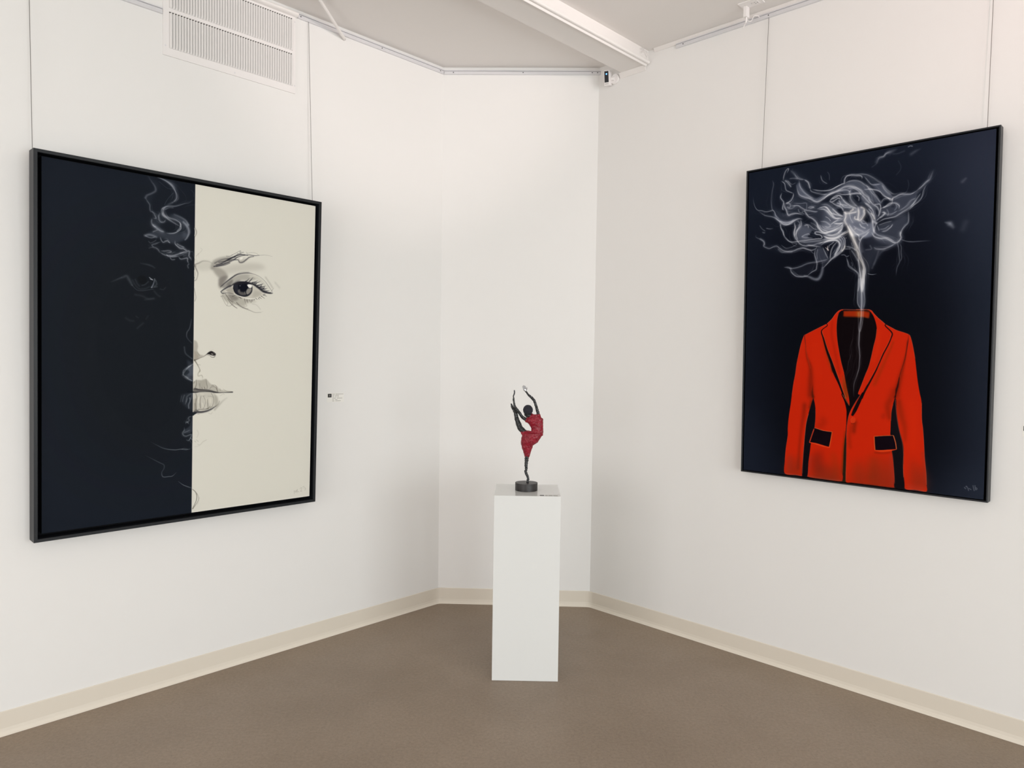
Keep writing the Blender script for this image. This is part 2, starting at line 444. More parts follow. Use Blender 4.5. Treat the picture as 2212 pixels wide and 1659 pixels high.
# ------------------------------------------------------------------ paint: brush strokes, filled shapes and veils on a canvas
class Paint:
    """A canvas painted stroke by stroke in millimetres (x right, y down from its top left)."""
    PPM = 0.85
    def __init__(self, w, h):
        self.W = int(round(w * self.PPM)); self.H = int(round(h * self.PPM))
        self.a = np.zeros((self.H, self.W, 3))
    def spline(self, pts, step=0.7):
        P = np.array(pts, float) * self.PPM
        if len(P) == 2:
            n = max(2, int(np.hypot(*(P[1] - P[0])) / step) + 1)
            t = np.linspace(0, 1, n)[:, None]; return P[0] * (1 - t) + P[1] * t, t[:, 0]
        Q = np.vstack([2 * P[0] - P[1], P, 2 * P[-1] - P[-2]])
        out, tt = [], []
        for i in range(1, len(Q) - 2):
            n = max(2, int(np.hypot(*(Q[i + 1] - Q[i])) / step) + 1)
            t = np.arange(n)[:, None] / n
            a, b, c, d = Q[i - 1], Q[i], Q[i + 1], Q[i + 2]
            out.append(.5 * (2 * b + (c - a) * t + (2 * a - 5 * b + 4 * c - d) * t ** 2 + (3 * b - a - 3 * c + d) * t ** 3))
            tt.append((i - 1 + t[:, 0]) / (len(P) - 1))
        out.append(P[-1:]); tt.append(np.array([1.0]))
        return np.vstack(out), np.concatenate(tt)
    def blend(self, y0, x0, m, col, mode):
        s = self.a[y0:y0 + m.shape[0], x0:x0 + m.shape[1]]
        c = np.array(col) / 255.0; m = m[..., None]
        if mode == 1: s[:] = 1 - (1 - s) * (1 - m * c)          # glaze of light paint over dark
        else: s[:] = s * (1 - m) + c * m
    def stroke(self, pts, width, alpha, col, mode=0, hard=0, seed=None, wob=0.0):
        p, t = self.spline(pts)
        if seed is not None and wob:
            r = np.random.RandomState(seed)
            ln = np.cumsum(np.r_[0, np.hypot(*np.diff(p, axis=0).T)]) / self.PPM
            off = (np.sin(ln / r.uniform(24, 46) + r.uniform(0, 6.28)) + .7 * np.sin(ln / r.uniform(10, 20) + r.uniform(0, 6.28)))
            off = off * wob * .6 * self.PPM * np.sin(math.pi * np.clip(t, 0, 1)) ** .7
            d = np.gradient(p, axis=0); d /= np.maximum(1e-6, np.hypot(d[:, 0], d[:, 1]))[:, None]
            p = p + np.stack([-d[:, 1], d[:, 0]], 1) * off[:, None]
        w = np.interp(t, np.linspace(0, 1, len(width)), width) * self.PPM / 2
        al = np.interp(t, np.linspace(0, 1, len(alpha)), alpha)
        if not hard and mode == 0 and w.max() > 4:              # loaded soft brush lifts off gently at both ends
            ln = np.cumsum(np.r_[0, np.hypot(*np.diff(p, axis=0).T)])
            e = np.minimum(ln, ln[-1] - ln) / max(1.0, min(w.max() * .9, ln[-1] * .3))
            al = al * np.clip(e, 0, 1) ** .8
        w = np.maximum(w, .45)
        R = w.max() * (1.25 if hard else 1.9) + 1.5
        x0 = int(max(0, p[:, 0].min() - R)); x1 = int(min(self.W, p[:, 0].max() + R + 1))
        y0 = int(max(0, p[:, 1].min() - R)); y1 = int(min(self.H, p[:, 1].max() + R + 1))
        if x1 <= x0 or y1 <= y0: return
        m = np.zeros((y1 - y0, x1 - x0))
        for (px, py), r, al_ in zip(p, w, al):
            rr = r * (1.25 if hard else 1.9) + 1.2
            a0 = max(x0, int(px - rr)); a1 = min(x1, int(px + rr) + 2); b0 = max(y0, int(py - rr)); b1 = min(y1, int(py + rr) + 2)
            if a1 <= a0 or b1 <= b0: continue
            dx = np.arange(a0, a1) + .5 - px; dy = np.arange(b0, b1) + .5 - py
            d2 = dy[:, None] ** 2 + dx[None, :] ** 2
            g = np.clip((r + .5 - np.sqrt(d2)), 0, 1) if hard else np.exp(-d2 / (r * r) * 1.25)
            v = m[b0 - y0:b1 - y0, a0 - x0:a1 - x0]; np.maximum(v, g * al_, out=v)
        self.blend(y0, x0, m, col, mode)
    @staticmethod
    def blur(m, s):
        if s < .3: return m
        n = int(s * 2.6) + 1; k = np.exp(-(np.arange(-n, n + 1) / s) ** 2 / 2); k /= k.sum()
        m = np.pad(m, n, mode='constant')
        m = sum(k[i] * m[i:m.shape[0] - 2 * n + i, :] for i in range(2 * n + 1))
        return sum(k[i] * m[:, i:m.shape[1] - 2 * n + i] for i in range(2 * n + 1))
    def fill(self, pts, alpha, col, soft=0.6, mode=0, curve=1):
        p = np.array(pts, float) * self.PPM
        if curve:
            q = list(pts) + [pts[0]]
            p, _ = self.spline(q, 2.0)
        pad = int(soft * self.PPM * 3) + 3
        x0 = int(max(-pad, p[:, 0].min() - pad)); x1 = int(min(self.W + pad, p[:, 0].max() + pad)); y0 = int(max(-pad, p[:, 1].min() - pad)); y1 = int(min(self.H + pad, p[:, 1].max() + pad))
        if x1 <= x0 or y1 <= y0: return
        xs = (np.arange(x0 * 2, x1 * 2) + .5) / 2; m = np.zeros(((y1 - y0) * 2, len(xs)))
        q = np.roll(p, -1, axis=0)
        for r in range(m.shape[0]):
            y = y0 + (r + .5) / 2
            c = (p[:, 1] <= y) != (q[:, 1] <= y)
            if not c.any(): continue
            xi = p[c, 0] + (y - p[c, 1]) / (q[c, 1] - p[c, 1]) * (q[c, 0] - p[c, 0])
            m[r] = (np.searchsorted(np.sort(xi), xs) % 2)
        m = m.reshape(y1 - y0, 2, x1 - x0, 2).mean((1, 3))
        m = self.blur(m, soft * self.PPM) * alpha
        cx, cy = max(0, -x0), max(0, -y0)
        m = m[cy:self.H - y0, cx:self.W - x0]
        if m.size: self.blend(max(0, y0), max(0, x0), m, col, mode)
    def run(self, ops):
        for n, o in enumerate(ops):
            if o[0] == 's': self.stroke(o[1], [x * (1.0 if o[6] else 1.3) for x in o[2]], o[3], o[4], o[5], o[6])
            elif o[0] == 'b':                                    # smoke filament: soft body, core, and thinner strands drifting beside it
                _, pts, w, al, col = o
                tp = lambda v, q: [v[0] * q] + list(np.interp(np.linspace(0, 1, 9)[1:-1], np.linspace(0, 1, len(v)), v)) + [v[-1] * q]
                w = tp(w, .6); al = tp(al, .25)
                self.stroke(pts, [x * 4.0 for x in w], [x * .17 for x in al], col, 1)
                self.stroke(pts, [x * 1.5 for x in w], [x * .40 for x in al], col, 1)
                for k, (ww, aa, oo) in enumerate(((.5, .30, .25), (.42, .24, .7), (.36, .2, 1.1), (.36, .16, 1.6), (.3, .13, 2.3))):
                    self.stroke(pts, [max(2.6, x * ww) for x in w], [x * aa for x in al], col, 1, 0, n * 7 + k, min(11.0, max(1.2, max(w) * oo)))
                ln = sum(math.hypot(q[0] - p[0], q[1] - p[1]) for p, q in zip(pts, pts[1:]))
                if ln > 55:                                      # fine wisps spreading off the filament
                    r = np.random.RandomState(n)
                    for k in range(6):
                        dx, dy = r.randn(2) * (4 + min(ln, 260) * .035)
                        i0 = r.randint(0, max(1, len(pts) - 3)); sub = [(x + dx * (1 + .25 * i), y + dy * (1 - .2 * i)) for i, (x, y) in enumerate(pts[i0:])]
                        if len(sub) > 2: self.stroke(sub, [2.6, 3.4, 2.4], [0, max(al) * r.uniform(.10, .24), 0], col, 1, 0, n * 11 + k, 6.0)
            elif o[0] == 'f': self.fill(o[1], o[2], o[3], o[4], o[5], o[6])
        return self.a
    def image(self, name):
        """The finished picture as an image generated in memory."""
        im = bpy.data.images.new(name, self.W, self.H)
        px = np.ones((self.H, self.W, 4), np.float32)
        px[..., :3] = np.clip(self.a, 0, 1)[::-1]
        im.pixels.foreach_set(px.ravel()); im.update(); im.pack()
        return im

FACE_STROKES = [
['f',[[-50,-50],[1320,-50],[1320,1640],[-50,1640]],1,[25,30,39],.5,0,0],
['f',[[152,381],[491,195],[662,433],[672,1213],[400,1343],[154,1176],[50,681]],.6,[22,25,28],143.5,0,1],
['f',[[618,-50],[1320,-50],[1320,1640],[618,1640]],1,[217,216,206],.5,0,0],
['f',[[470,1],[507,6],[529,18],[535,51],[522,32],[492,10]],.22,[128,136,152],6.2,1,1],
['f',[[501,160],[531,156],[568,170],[592,193],[584,203],[561,188],[531,174]],.28,[128,136,152],5,1,1],
['f',[[428,189],[457,159],[472,195],[460,220],[436,221]],.14,[128,136,152],8.3,1,1],
['f',[[410,3],[436,38],[442,58],[406,88],[399,101],[418,128],[430,81],[456,32]],.08,[128,136,152],8.3,1,1],
['f',[[432,243],[481,242],[531,241],[577,229],[585,251],[554,275],[517,289],[502,279],[467,270],[429,270],[399,268]],.22,[128,136,152],5,1,1],
['f',[[429,207],[458,223],[481,241],[464,245],[440,230]],.2,[128,136,152],5,1,1],
['f',[[461,333],[502,325],[562,321],[581,316],[547,341],[503,348]],.1,[128,136,152],6.2,1,1],
['f',[[553,186],[592,196],[595,234],[577,263],[562,244],[561,208]],.14,[128,136,152],6.2,1,1],
['b',[[450,1],[470,4],[489,11],[507,22],[520,37],[530,52],[534,66],[533,82],[524,95],[514,103]],[2.1,3.9,5,5.3,5.3,4.4],[.75,.6,.5,.5,.5,.35],[196,202,214]],
['s',[[479,3],[499,13],[519,29],[528,43]],[2.1,8.9,5.9],[.1,.3,.1],[196,202,214],1,0],
['s',[[514,103],[500,113],[490,124],[477,138]],[8.9],[.2,.15,.3],[196,202,214],1,0],
['b',[[486,126],[476,138],[471,154],[476,167],[491,177],[509,188],[531,197],[551,205]],[3.6,5,6.8,5.3,3.6,3],[.3,.4,.75,.6,.4,.35],[196,202,214]],
['b',[[466,150],[471,136],[486,126],[508,120],[527,118],[550,108],[572,97],[590,91],[609,75]],[2.1],[.5,.45,.4,.2,.1],[196,202,214]],
['b',[[483,140],[501,128],[523,125]],[2.1],[.3],[196,202,214]],
['b',[[479,144],[477,158],[485,167],[501,174],[523,178],[543,184],[552,194],[554,207]],[4.4,5,3.6,3,3.6],[.5,.6,.5,.5,.6],[196,202,214]],
['s',[[525,155],[553,163],[576,175],[589,193]],[7.4],[.15,.25,.4],[196,202,214],1,0],
['s',[[410,3],[424,23],[436,38],[442,52],[440,64],[425,76],[406,88],[399,100]],[4.4,6.5,8.9,7.4,8.9],[.1,.22,.25,.22],[196,202,214],1,0],
['b',[[399,100],[408,115],[417,128],[418,144],[421,156],[431,159],[438,170],[444,184],[434,185]],[4.4,3.6,3.6,3,3.3],[.22,.3,.28,.45,.5],[196,202,214]],
['b',[[427,189],[426,205],[433,219],[446,223]],[4.4],[.38],[196,202,214]],
['b',[[460,159],[456,175],[459,191],[469,198],[481,194],[486,185]],[3.9],[.38],[196,202,214]],
['s',[[519,58],[503,78],[490,98],[481,118]],[2.1],[.16],[196,202,214],1,0],
['s',[[456,17],[492,40],[520,40]],[2.1],[.12],[196,202,214],1,0],
['s',[[599,30],[611,42],[612,59]],[2.1],[.12],[196,202,214],1,0],
['b',[[429,212],[439,222],[452,231],[466,238],[481,241]],[7.4],[.5],[196,202,214]],
['b',[[490,245],[509,244],[528,239],[545,227],[554,215],[554,200],[550,186]],[2.4,3.3,3.9,3.6],[.35,.7,.65,.6],[196,202,214]],
['b',[[536,230],[548,215],[552,202]],[2.1],[.4],[196,202,214]],
['s',[[566,184],[581,198],[590,215],[591,233],[582,255],[574,265]],[8.9,11.9,11,5.9,4.4],[.35,.42,.45,.35],[196,202,214],1,0],
['s',[[398,268],[415,262],[433,264],[446,268]],[8.9],[.3],[196,202,214],1,0],
['b',[[399,268],[408,272],[425,275],[443,268]],[2.4],[.38],[196,202,214]],
['b',[[430,248],[443,241],[452,237]],[3.6],[.32],[196,202,214]],
['b',[[464,266],[467,277],[476,288],[486,283],[495,279],[502,284],[507,288]],[3],[.4,.55,.7],[196,202,214]],
['b',[[529,276],[530,289],[541,299],[553,306],[567,306],[578,313],[584,317],[593,316],[593,330],[593,339],[601,348],[604,357]],[3.9,5.3,5,5,4.4,3],[.5,.7,.75,.6,.6,.4],[196,202,214]],
['b',[[536,287],[552,294],[571,300]],[3.6],[.5],[196,202,214]],
['b',[[465,288],[444,298],[428,306],[435,315],[447,318],[457,326],[461,336]],[3.9],[.34],[196,202,214]],
['b',[[466,329],[485,327],[498,324],[511,325],[510,330],[491,334]],[2.7],[.42],[196,202,214]],
['b',[[461,334],[476,342],[492,346],[506,346],[525,342],[540,336],[562,325],[581,317]],[3.6],[.35,.5,.6,.45],[196,202,214]],
['b',[[492,341],[498,348],[516,349],[544,343]],[2.4],[.45],[196,202,214]],
['b',[[507,353],[516,362],[531,360]],[2.4],[.4],[196,202,214]],
['b',[[546,347],[555,356],[569,353],[584,348],[586,360],[591,372]],[3],[.48],[196,202,214]],
['b',[[594,373],[588,383],[591,396]],[3.3],[.32],[196,202,214]],
['s',[[414,292],[421,298],[435,291],[446,282]],[3],[.22],[196,202,214],1,0],
['s',[[555,328],[578,322]],[8.9],[.25],[196,202,214],1,0],
['s',[[569,339],[578,335]],[8.9],[.18],[196,202,214],1,0],
['s',[[415,322],[432,316]],[3],[.2],[196,202,214],1,0],
['s',[[381,394],[406,396],[428,401],[441,409]],[5.9,7.4,5.9],[.08,.15,.1],[170,180,188],1,0],
['s',[[261,487],[275,480],[291,471],[309,462],[323,456],[331,467],[339,481],[345,493]],[4.4,5.9,10.4,11.9,8.9],[.08,.15,.17,.18,.16],[170,180,188],1,0],
['s',[[348,472],[355,486],[365,500],[379,509],[400,506],[418,496]],[7.4],[.08],[170,180,188],1,0],
['s',[[418,453],[425,459],[432,463]],[2.4,3.9,3.3],[.7],[190,196,208],1,0],
['s',[[422,461],[432,463]],[2.4],[.6],[190,196,208],1,0],
['s',[[440,457],[438,474],[433,488],[428,498]],[2.1,4.4,5.3],[.4,.45,.5],[180,186,204],1,0],
['s',[[442,463],[450,481],[441,492]],[7.4],[.18],[170,180,188],1,0],
['s',[[441,457],[448,469]],[1.8],[.3],[170,180,188],1,0],
['s',[[427,498],[443,495],[453,493]],[2.4],[.28],[170,180,188],1,0],
['s',[[345,493],[355,505],[369,515],[390,516],[414,510],[436,505]],[2.4],[.2],[170,180,188],1,0],
['s',[[465,502],[479,504],[489,493]],[3.6],[.12],[170,180,188],1,0],
['s',[[359,536],[386,539],[414,550],[439,547]],[8.9],[.08],[170,180,188],1,0],
['s',[[440,514],[453,529],[465,536]],[7.4],[.09],[170,180,188],1,0],
['s',[[387,492],[400,487],[414,473]],[4.4],[.14],[170,180,188],1,0],
['s',[[359,468],[367,485],[376,496]],[5.9],[.1],[170,180,188],1,0],
['f',[[368,461],[385,447],[404,455],[407,472],[393,486],[376,480]],.5,[15,17,18],2.1,0,1],
['s',[[321,642],[338,652],[352,653]],[8.9],[.07],[170,180,188],1,0],
['s',[[394,661],[369,685]],[7.4],[.08],[170,180,188],1,0],
['s',[[414,628],[405,642]],[5.9],[.06],[170,180,188],1,0],
['s',[[363,632],[372,638]],[4.4],[.09],[170,180,188],1,0],
['s',[[400,555],[436,548]],[7.4],[.07],[170,180,188],1,0],
['f',[[698,360],[715,341],[758,323],[800,321],[789,342],[756,362],[728,372],[702,389],[694,386]],.45,[104,100,94],4.4,0,1],
['f',[[698,381],[728,374],[759,388],[779,412],[768,435],[756,462],[745,480],[734,464],[738,433],[715,405]],.5,[112,107,100],5.1,0,1],
['f',[[733,434],[755,417],[779,414],[775,432],[760,453],[747,469],[736,459]],.45,[96,92,90],3.6,0,1],
['f',[[745,372],[834,348],[927,336],[975,353],[927,372],[835,389],[768,405]],.28,[140,136,128],9.9,0,1],
['f',[[622,372],[659,354],[698,356],[698,390],[639,400]],.22,[150,147,138],7.9,0,1],
['f',[[829,322],[880,312],[898,306],[857,339],[834,343]],.3,[120,115,108],2.8,0,1],
['s',[[721,366],[750,355],[780,336],[807,318],[838,304],[866,300]],[2.8,5.9,5.9,4.7,2],[.85],[36,36,44],0,0],
['s',[[711,374],[745,364],[778,349],[807,333],[830,329]],[4,5.1,5.1,2.8],[.8],[36,36,44],0,0],
['s',[[734,352],[767,342],[789,327],[816,317]],[2.8,4.7,4],[.75],[36,36,44],0,0],
['s',[[807,333],[829,316],[857,305],[886,299],[914,300],[940,295]],[4,3.2,2.8,2.8,1.6],[.75],[36,36,44],0,0],
['s',[[832,331],[839,341],[855,338],[871,325],[887,311],[910,304]],[3.2,5.5,5.1,3.2],[.6],[36,36,44],0,0],
['s',[[811,315],[834,300],[861,302],[880,303]],[2.4],[.6],[36,36,44],0,0],
['s',[[798,310],[820,297],[836,286],[845,287],[840,297],[856,288]],[1.4],[.55],[36,36,44],0,0],
['s',[[771,318],[789,316],[802,308]],[2],[.5],[36,36,44],0,0],
['s',[[842,283],[838,293],[859,291]],[1.4],[.5],[36,36,44],0,0],
['s',[[825,299],[838,301]],[1.6],[.5],[36,36,44],0,0],
['s',[[872,293],[902,286],[924,287],[936,295]],[1.2],[.35],[36,36,44],0,0],
['s',[[940,295],[974,290],[1010,293]],[2,1.6,1],[.28],[36,36,44],0,0],
['s',[[715,358],[745,340],[780,328]],[5.9],[.35],[36,36,44],0,0],
['s',[[722,373],[759,364],[789,350]],[3.2],[.6],[36,36,44],0,0],
['s',[[785,338],[811,328],[825,318]],[2.8],[.7],[36,36,44],0,0],
['s',[[872,286],[877,294]],[1.2],[.4],[36,36,44],0,0],
['s',[[839,325],[854,318]],[11.1,8.7],[.95],[238,237,230],0,0],
['s',[[754,354],[776,341]],[2],[.5],[238,237,230],0,0],
['s',[[789,342],[812,331]],[1.6],[.5],[238,237,230],0,0],
['s',[[861,321],[877,313]],[5.1],[.5],[238,237,230],0,0],
['f',[[769,452],[813,413],[869,395],[928,407],[905,423],[847,430],[809,440],[791,466]],.42,[110,107,100],4.7,0,1],
['f',[[881,394],[928,398],[964,422],[996,460],[964,445],[928,421]],.22,[150,147,136],5.1,0,1],
['s',[[888,406],[916,404],[928,412]],[11.9],[.5],[222,220,208],0,0],
['f',[[747,463],[769,450],[802,428],[804,447],[782,466],[760,475]],.5,[80,78,76],4,0,1],
['s',[[745,469],[769,446],[795,424],[822,404],[849,394],[881,389],[909,391],[942,401],[971,421],[993,447],[1013,472]],[3.2,4.7,5.1,4.7,4,4,2.4,1.8,1.8,2,1.8],[.5,.75,.9,.85,.7,.75,.45,.35,.45,.55,.5],[36,36,44],0,0],
['s',[[813,405],[849,388],[888,383]],[2.4],[.3],[104,100,94],0,0],
['f',[[765,485],[802,462],[836,449],[893,442],[929,459],[965,481],[944,500],[906,514],[848,512],[803,500]],.85,[196,193,182],2,0,1],
['f',[[917,471],[953,479],[944,498],[906,507]],.35,[150,147,138],5.1,0,1],
['f',[[769,483],[798,465],[812,492],[792,498]],.45,[130,126,118],3.6,0,1],
['f',[[806,471],[810,453],[827,438],[856,433],[884,433],[902,445],[906,466],[899,486],[883,501],[857,507],[832,503],[815,490]],1,[38,39,48],1,0,1],
['f',[[831,462],[836,444],[856,437],[877,441],[883,458],[875,476],[857,483],[839,478]],1,[15,17,27],1.2,0,1],
['f',[[830,478],[843,485],[857,487],[871,488],[869,499],[848,501],[834,491]],.75,[104,101,98],2,0,1],
['f',[[874,481],[882,467],[901,464],[900,477],[887,493],[876,494]],.85,[150,147,140],1.6,0,1],
['s',[[872,485],[875,499]],[2.4],[.8],[36,36,44],0,0],
['s',[[866,484],[870,497]],[2],[.7],[160,158,150],0,0],
['f',[[832,478],[841,472],[843,485],[835,486]],.6,[120,117,114],1.2,0,1],
['f',[[878,448],[889,444],[902,446],[904,458],[894,464],[884,458]],1,[238,237,230],1,0,1],
['s',[[842,456],[842,456]],[4.4],[.8],[150,152,156],0,0],
['s',[[847,449],[848,449]],[2.8],[.4],[120,122,130],0,0],
['s',[[904,456],[903,479],[890,497],[869,506],[841,503],[818,490],[810,471]],[2.8,3.6,4,4.7,4.7,4.4,3.2],[.85],[22,23,30],0,0],
['s',[[889,464],[903,461]],[1.6],[.8],[36,36,44],0,0],
['f',[[787,468],[809,447],[843,435],[882,434],[914,438],[938,451],[962,467],[982,476],[1016,478],[1006,483],[987,483],[963,479],[934,461],[905,445],[877,443],[836,451],[809,455]],.9,[30,30,37],1.6,0,1],
['f',[[800,454],[818,435],[845,428],[825,447]],.5,[60,58,60],3.6,0,1],
['s',[[745,493],[760,481],[782,466],[798,458]],[2.8,5.1,6.7,7.9],[.85],[36,36,44],0,0],
['s',[[747,493],[756,500],[774,496],[792,496],[810,499]],[3.6,4.7,3.2,2.8,2.4],[.8,.75,.5,.5,.4],[36,36,44],0,0],
['s',[[764,489],[766,491]],[7.1],[.7],[178,174,166],0,0],
['s',[[754,488],[760,496]],[4],[.4],[104,100,94],0,0],
['s',[[812,498],[848,509],[883,515],[911,516],[935,511]],[2,3.6,3.6,3.2,2],[.9],[238,237,230],0,0],
['s',[[870,432],[881,425],[889,414]],[4,2.8,.8],[.9,.9,.6],[36,36,44],0,0],
['s',[[889,431],[900,420],[909,407]],[4.4,3,.8],[.9,.9,.6],[36,36,44],0,0],
['s',[[905,435],[921,430],[935,422]],[5.1,3.6,.8],[.9,.9,.6],[36,36,44],0,0],
['s',[[917,437],[934,432],[950,423]],[4,2.8,.8],[.9,.9,.6],[36,36,44],0,0],
['s',[[933,447],[950,442],[964,434]],[5.9,4.2,.8],[.9,.9,.6],[36,36,44],0,0],
['s',[[943,455],[961,452],[976,445]],[6.7,4.7,.8],[.9,.9,.6],[36,36,44],0,0],
['s',[[953,462],[970,462],[986,457]],[6.7,4.7,.8],[.9,.9,.6],[36,36,44],0,0],
['s',[[967,471],[984,471],[999,467]],[5.5,3.9,.8],[.9,.9,.6],[36,36,44],0,0],
['s',[[977,477],[994,478],[1008,475]],[5.9,4.2,.8],[.9,.9,.6],[36,36,44],0,0],
['s',[[924,441],[927,437],[928,430]],[3.6,2.5,.8],[.9,.9,.6],[36,36,44],0,0],
['s',[[948,453],[953,448],[957,441]],[4.4,3,.8],[.9,.9,.6],[36,36,44],0,0],
['s',[[962,460],[968,456],[972,448]],[4,2.8,.8],[.9,.9,.6],[36,36,44],0,0],
['s',[[837,512],[855,518]],[3.2,1.6],[.8,.6],[58,54,52],0,0],
['s',[[805,510],[819,505]],[3.2,1.6],[.8,.6],[58,54,52],0,0],
['s',[[844,514],[849,520]],[3.2,1.6],[.8,.6],[58,54,52],0,0],
['s',[[866,520],[871,539]],[3.2,1.6],[.8,.6],[58,54,52],0,0],
['s',[[875,522],[878,532]],[3.2,1.6],[.8,.6],[58,54,52],0,0],
['s',[[883,522],[883,537]],[3.2,1.6],[.8,.6],[58,54,52],0,0],
['s',[[892,522],[895,531]],[3.2,1.6],[.8,.6],[58,54,52],0,0],
['s',[[910,519],[906,530]],[3.2,1.6],[.8,.6],[58,54,52],0,0],
['s',[[902,521],[900,537]],[3.2,1.6],[.8,.6],[58,54,52],0,0],
['s',[[925,513],[935,517]],[3.2,1.6],[.8,.6],[58,54,52],0,0],
['s',[[918,517],[916,524]],[3.2,1.6],[.8,.6],[58,54,52],0,0],
['s',[[944,505],[956,512]],[3.2,1.6],[.8,.6],[58,54,52],0,0],
['s',[[953,498],[972,509]],[3.2,1.6],[.8,.6],[58,54,52],0,0],
['s',[[963,492],[983,497]],[3.2,1.6],[.8,.6],[58,54,52],0,0],
['s',[[939,510],[944,516]],[3.2,1.6],[.8,.6],[58,54,52],0,0],
['s',[[968,488],[977,490]],[3.2,1.6],[.8,.6],[58,54,52],0,0],
['f',[[747,502],[803,502],[848,514],[895,522],[930,528],[883,538],[861,557],[826,551],[792,544],[765,531]],.38,[118,114,104],5.5,0,1],
['f',[[778,499],[814,503],[837,517],[815,532],[792,522]],.45,[86,83,80],4.7,0,1],
['s',[[769,502],[788,525],[806,539]],[3.2],[.55],[70,66,62],0,0],
['s',[[781,525],[799,548],[815,560],[829,568]],[2,2.8,3.2,2],[.7],[70,66,62],0,0],
['s',[[826,540],[842,554],[863,564],[891,573],[922,583],[952,581]],[4.7,5.5,4,2.8,2.8],[.5,.5,.35,.25],[70,66,62],0,0],
['s',[[752,516],[761,535],[775,556],[793,559],[806,548]],[1.8],[.4],[70,66,62],0,0],
['s',[[756,510],[768,526],[781,545],[777,560]],[1.6],[.35],[70,66,62],0,0],
['s',[[747,515],[756,512]],[4],[.25],[70,66,62],0,0],
['s',[[799,524],[815,543],[838,552]],[2],[.4],[70,66,62],0,0],
['s',[[861,557],[879,554],[870,541]],[1.6],[.3],[70,66,62],0,0],
['s',[[856,562],[884,567]],[4],[.2],[70,66,62],0,0],
['s',[[774,510],[792,531],[810,549]],[2],[.4],[70,66,62],0,0],
['s',[[952,581],[964,576]],[1.6],[.15],[70,66,62],0,0],
['s',[[1008,470],[1021,452]],[2.4,1],[.5],[70,66,62],0,0],
['s',[[973,399],[1000,432],[1015,454]],[7.9],[.15],[70,66,62],0,0],
['s',[[1025,421],[1055,451]],[9.9],[.1],[70,66,62],0,0],
['s',[[907,541],[930,546],[950,565]],[4],[.12],[70,66,62],0,0],
['s',[[619,375],[638,366],[659,354],[685,353],[702,360]],[4,5.9,5.9,4.7],[.6,.35,.2,.1],[92,88,84],0,0],
['s',[[619,379],[630,401],[635,417],[629,443],[620,450]],[5.9,5.1,4,5.1],[.6,.5,.35,.35],[92,88,84],0,0],
['s',[[618,392],[622,418],[619,440]],[2.4],[.5],[92,88,84],0,0],
['s',[[627,334],[640,320],[654,301],[646,294]],[1.2],[.28],[92,88,84],0,0],
['s',[[631,363],[627,336],[638,318]],[1.2],[.2],[92,88,84],0,0],
['s',[[640,345],[636,320]],[1.2],[.15],[92,88,84],0,0],
['s',[[619,486],[625,515],[627,532],[622,547]],[2.4],[.42],[92,88,84],0,0],
['s',[[618,381],[626,380]],[4],[.5],[92,88,84],0,0],
['s',[[619,402],[620,431]],[2.8],[.8],[238,237,230],0,0],
['s',[[617,200],[625,216],[625,230],[618,247]],[3,5,4.4,2.1],[.55],[110,107,100],0,0],
['s',[[617,205],[621,221],[618,241]],[2.4],[.7],[238,237,230],0,0],
['s',[[619,350],[616,367],[614,385]],[4.1,3.3,2],[.4,.3,.1],[92,88,84],0,0],
['f',[[619,730],[634,739],[640,760],[637,781],[650,800],[666,804],[647,818],[631,827],[621,823]],.42,[128,122,112],2.1,0,1],
['s',[[634,786],[645,800],[649,806]],[2.1,3.6,1.5],[.35],[104,104,84],0,0],
['f',[[621,776],[634,792],[644,811],[631,824],[621,821]],.35,[140,128,112],2.1,0,1],
['s',[[681,799],[666,809],[650,816],[635,823],[624,827]],[3.6,3.9,3,3.6,5],[.7,.45,.5,.5,.8],[86,82,74],0,0],
['s',[[624,826],[635,843],[646,863],[651,877],[648,883]],[5.3,3.9,3,3,3.6],[.8,.65,.5,.5,.4],[90,88,74],0,0],
['s',[[638,847],[652,850]],[3],[.25],[104,100,94],0,0],
['f',[[680,798],[690,788],[703,782],[716,787],[726,796],[719,804],[706,803],[693,798]],1,[34,32,33],.9,0,1],
['f',[[701,793],[710,794],[715,799],[706,800]],.8,[150,146,140],.9,0,1],
['s',[[714,789],[723,796]],[4.4],[.6],[90,86,82],0,0],
['s',[[680,799],[697,804],[705,811],[718,811],[725,800]],[1.5,1.8,2.4,3,2.1],[.7],[58,55,54],0,0],
['s',[[703,806],[715,806]],[2.7],[.7],[238,237,230],0,0],
['s',[[693,779],[714,775]],[2.1],[.12],[104,100,94],0,0],
['s',[[607,634],[604,655],[598,679],[588,695],[586,714],[594,729],[610,745]],[4.2],[.15,.25,.3,.2,.15],[170,180,188],1,0],
['s',[[576,765],[581,793],[597,809],[612,820]],[5.9],[.2],[170,180,188],1,0],
['s',[[619,845],[600,856],[588,869],[576,885],[571,897]],[5.3],[.36],[170,180,188],1,0],
['f',[[588,825],[617,845],[618,898],[582,897],[594,864]],.2,[128,136,152],4.4,1,1],
['s',[[596,858],[607,853]],[4.4],[.3],[170,180,188],1,0],
['s',[[649,874],[647,882],[642,890],[643,903],[658,899],[665,910]],[3.6,4.4,3.9,3.3,2.1],[.35],[112,110,92],0,0],
['s',[[659,898],[664,921]],[1.8],[.2],[104,100,94],0,0],
['b',[[570,892],[574,876],[588,865],[604,857]],[4.2],[.36],[170,180,188]],
['b',[[571,895],[582,907],[595,916],[617,927]],[4.4,4.2,3],[.4,.55,.6],[170,180,188]],
['b',[[582,903],[596,914]],[2.7],[.5],[170,180,188]],
['f',[[582,863],[618,853],[618,924],[595,914],[588,890]],.26,[128,136,152],3.6,1,1],
['f',[[582,876],[594,873],[601,885],[588,895]],.6,[20,26,32],1.8,0,1],
['s',[[619,986],[602,991],[591,1002],[587,1025]],[5.9],[.22],[170,180,188],1,0],
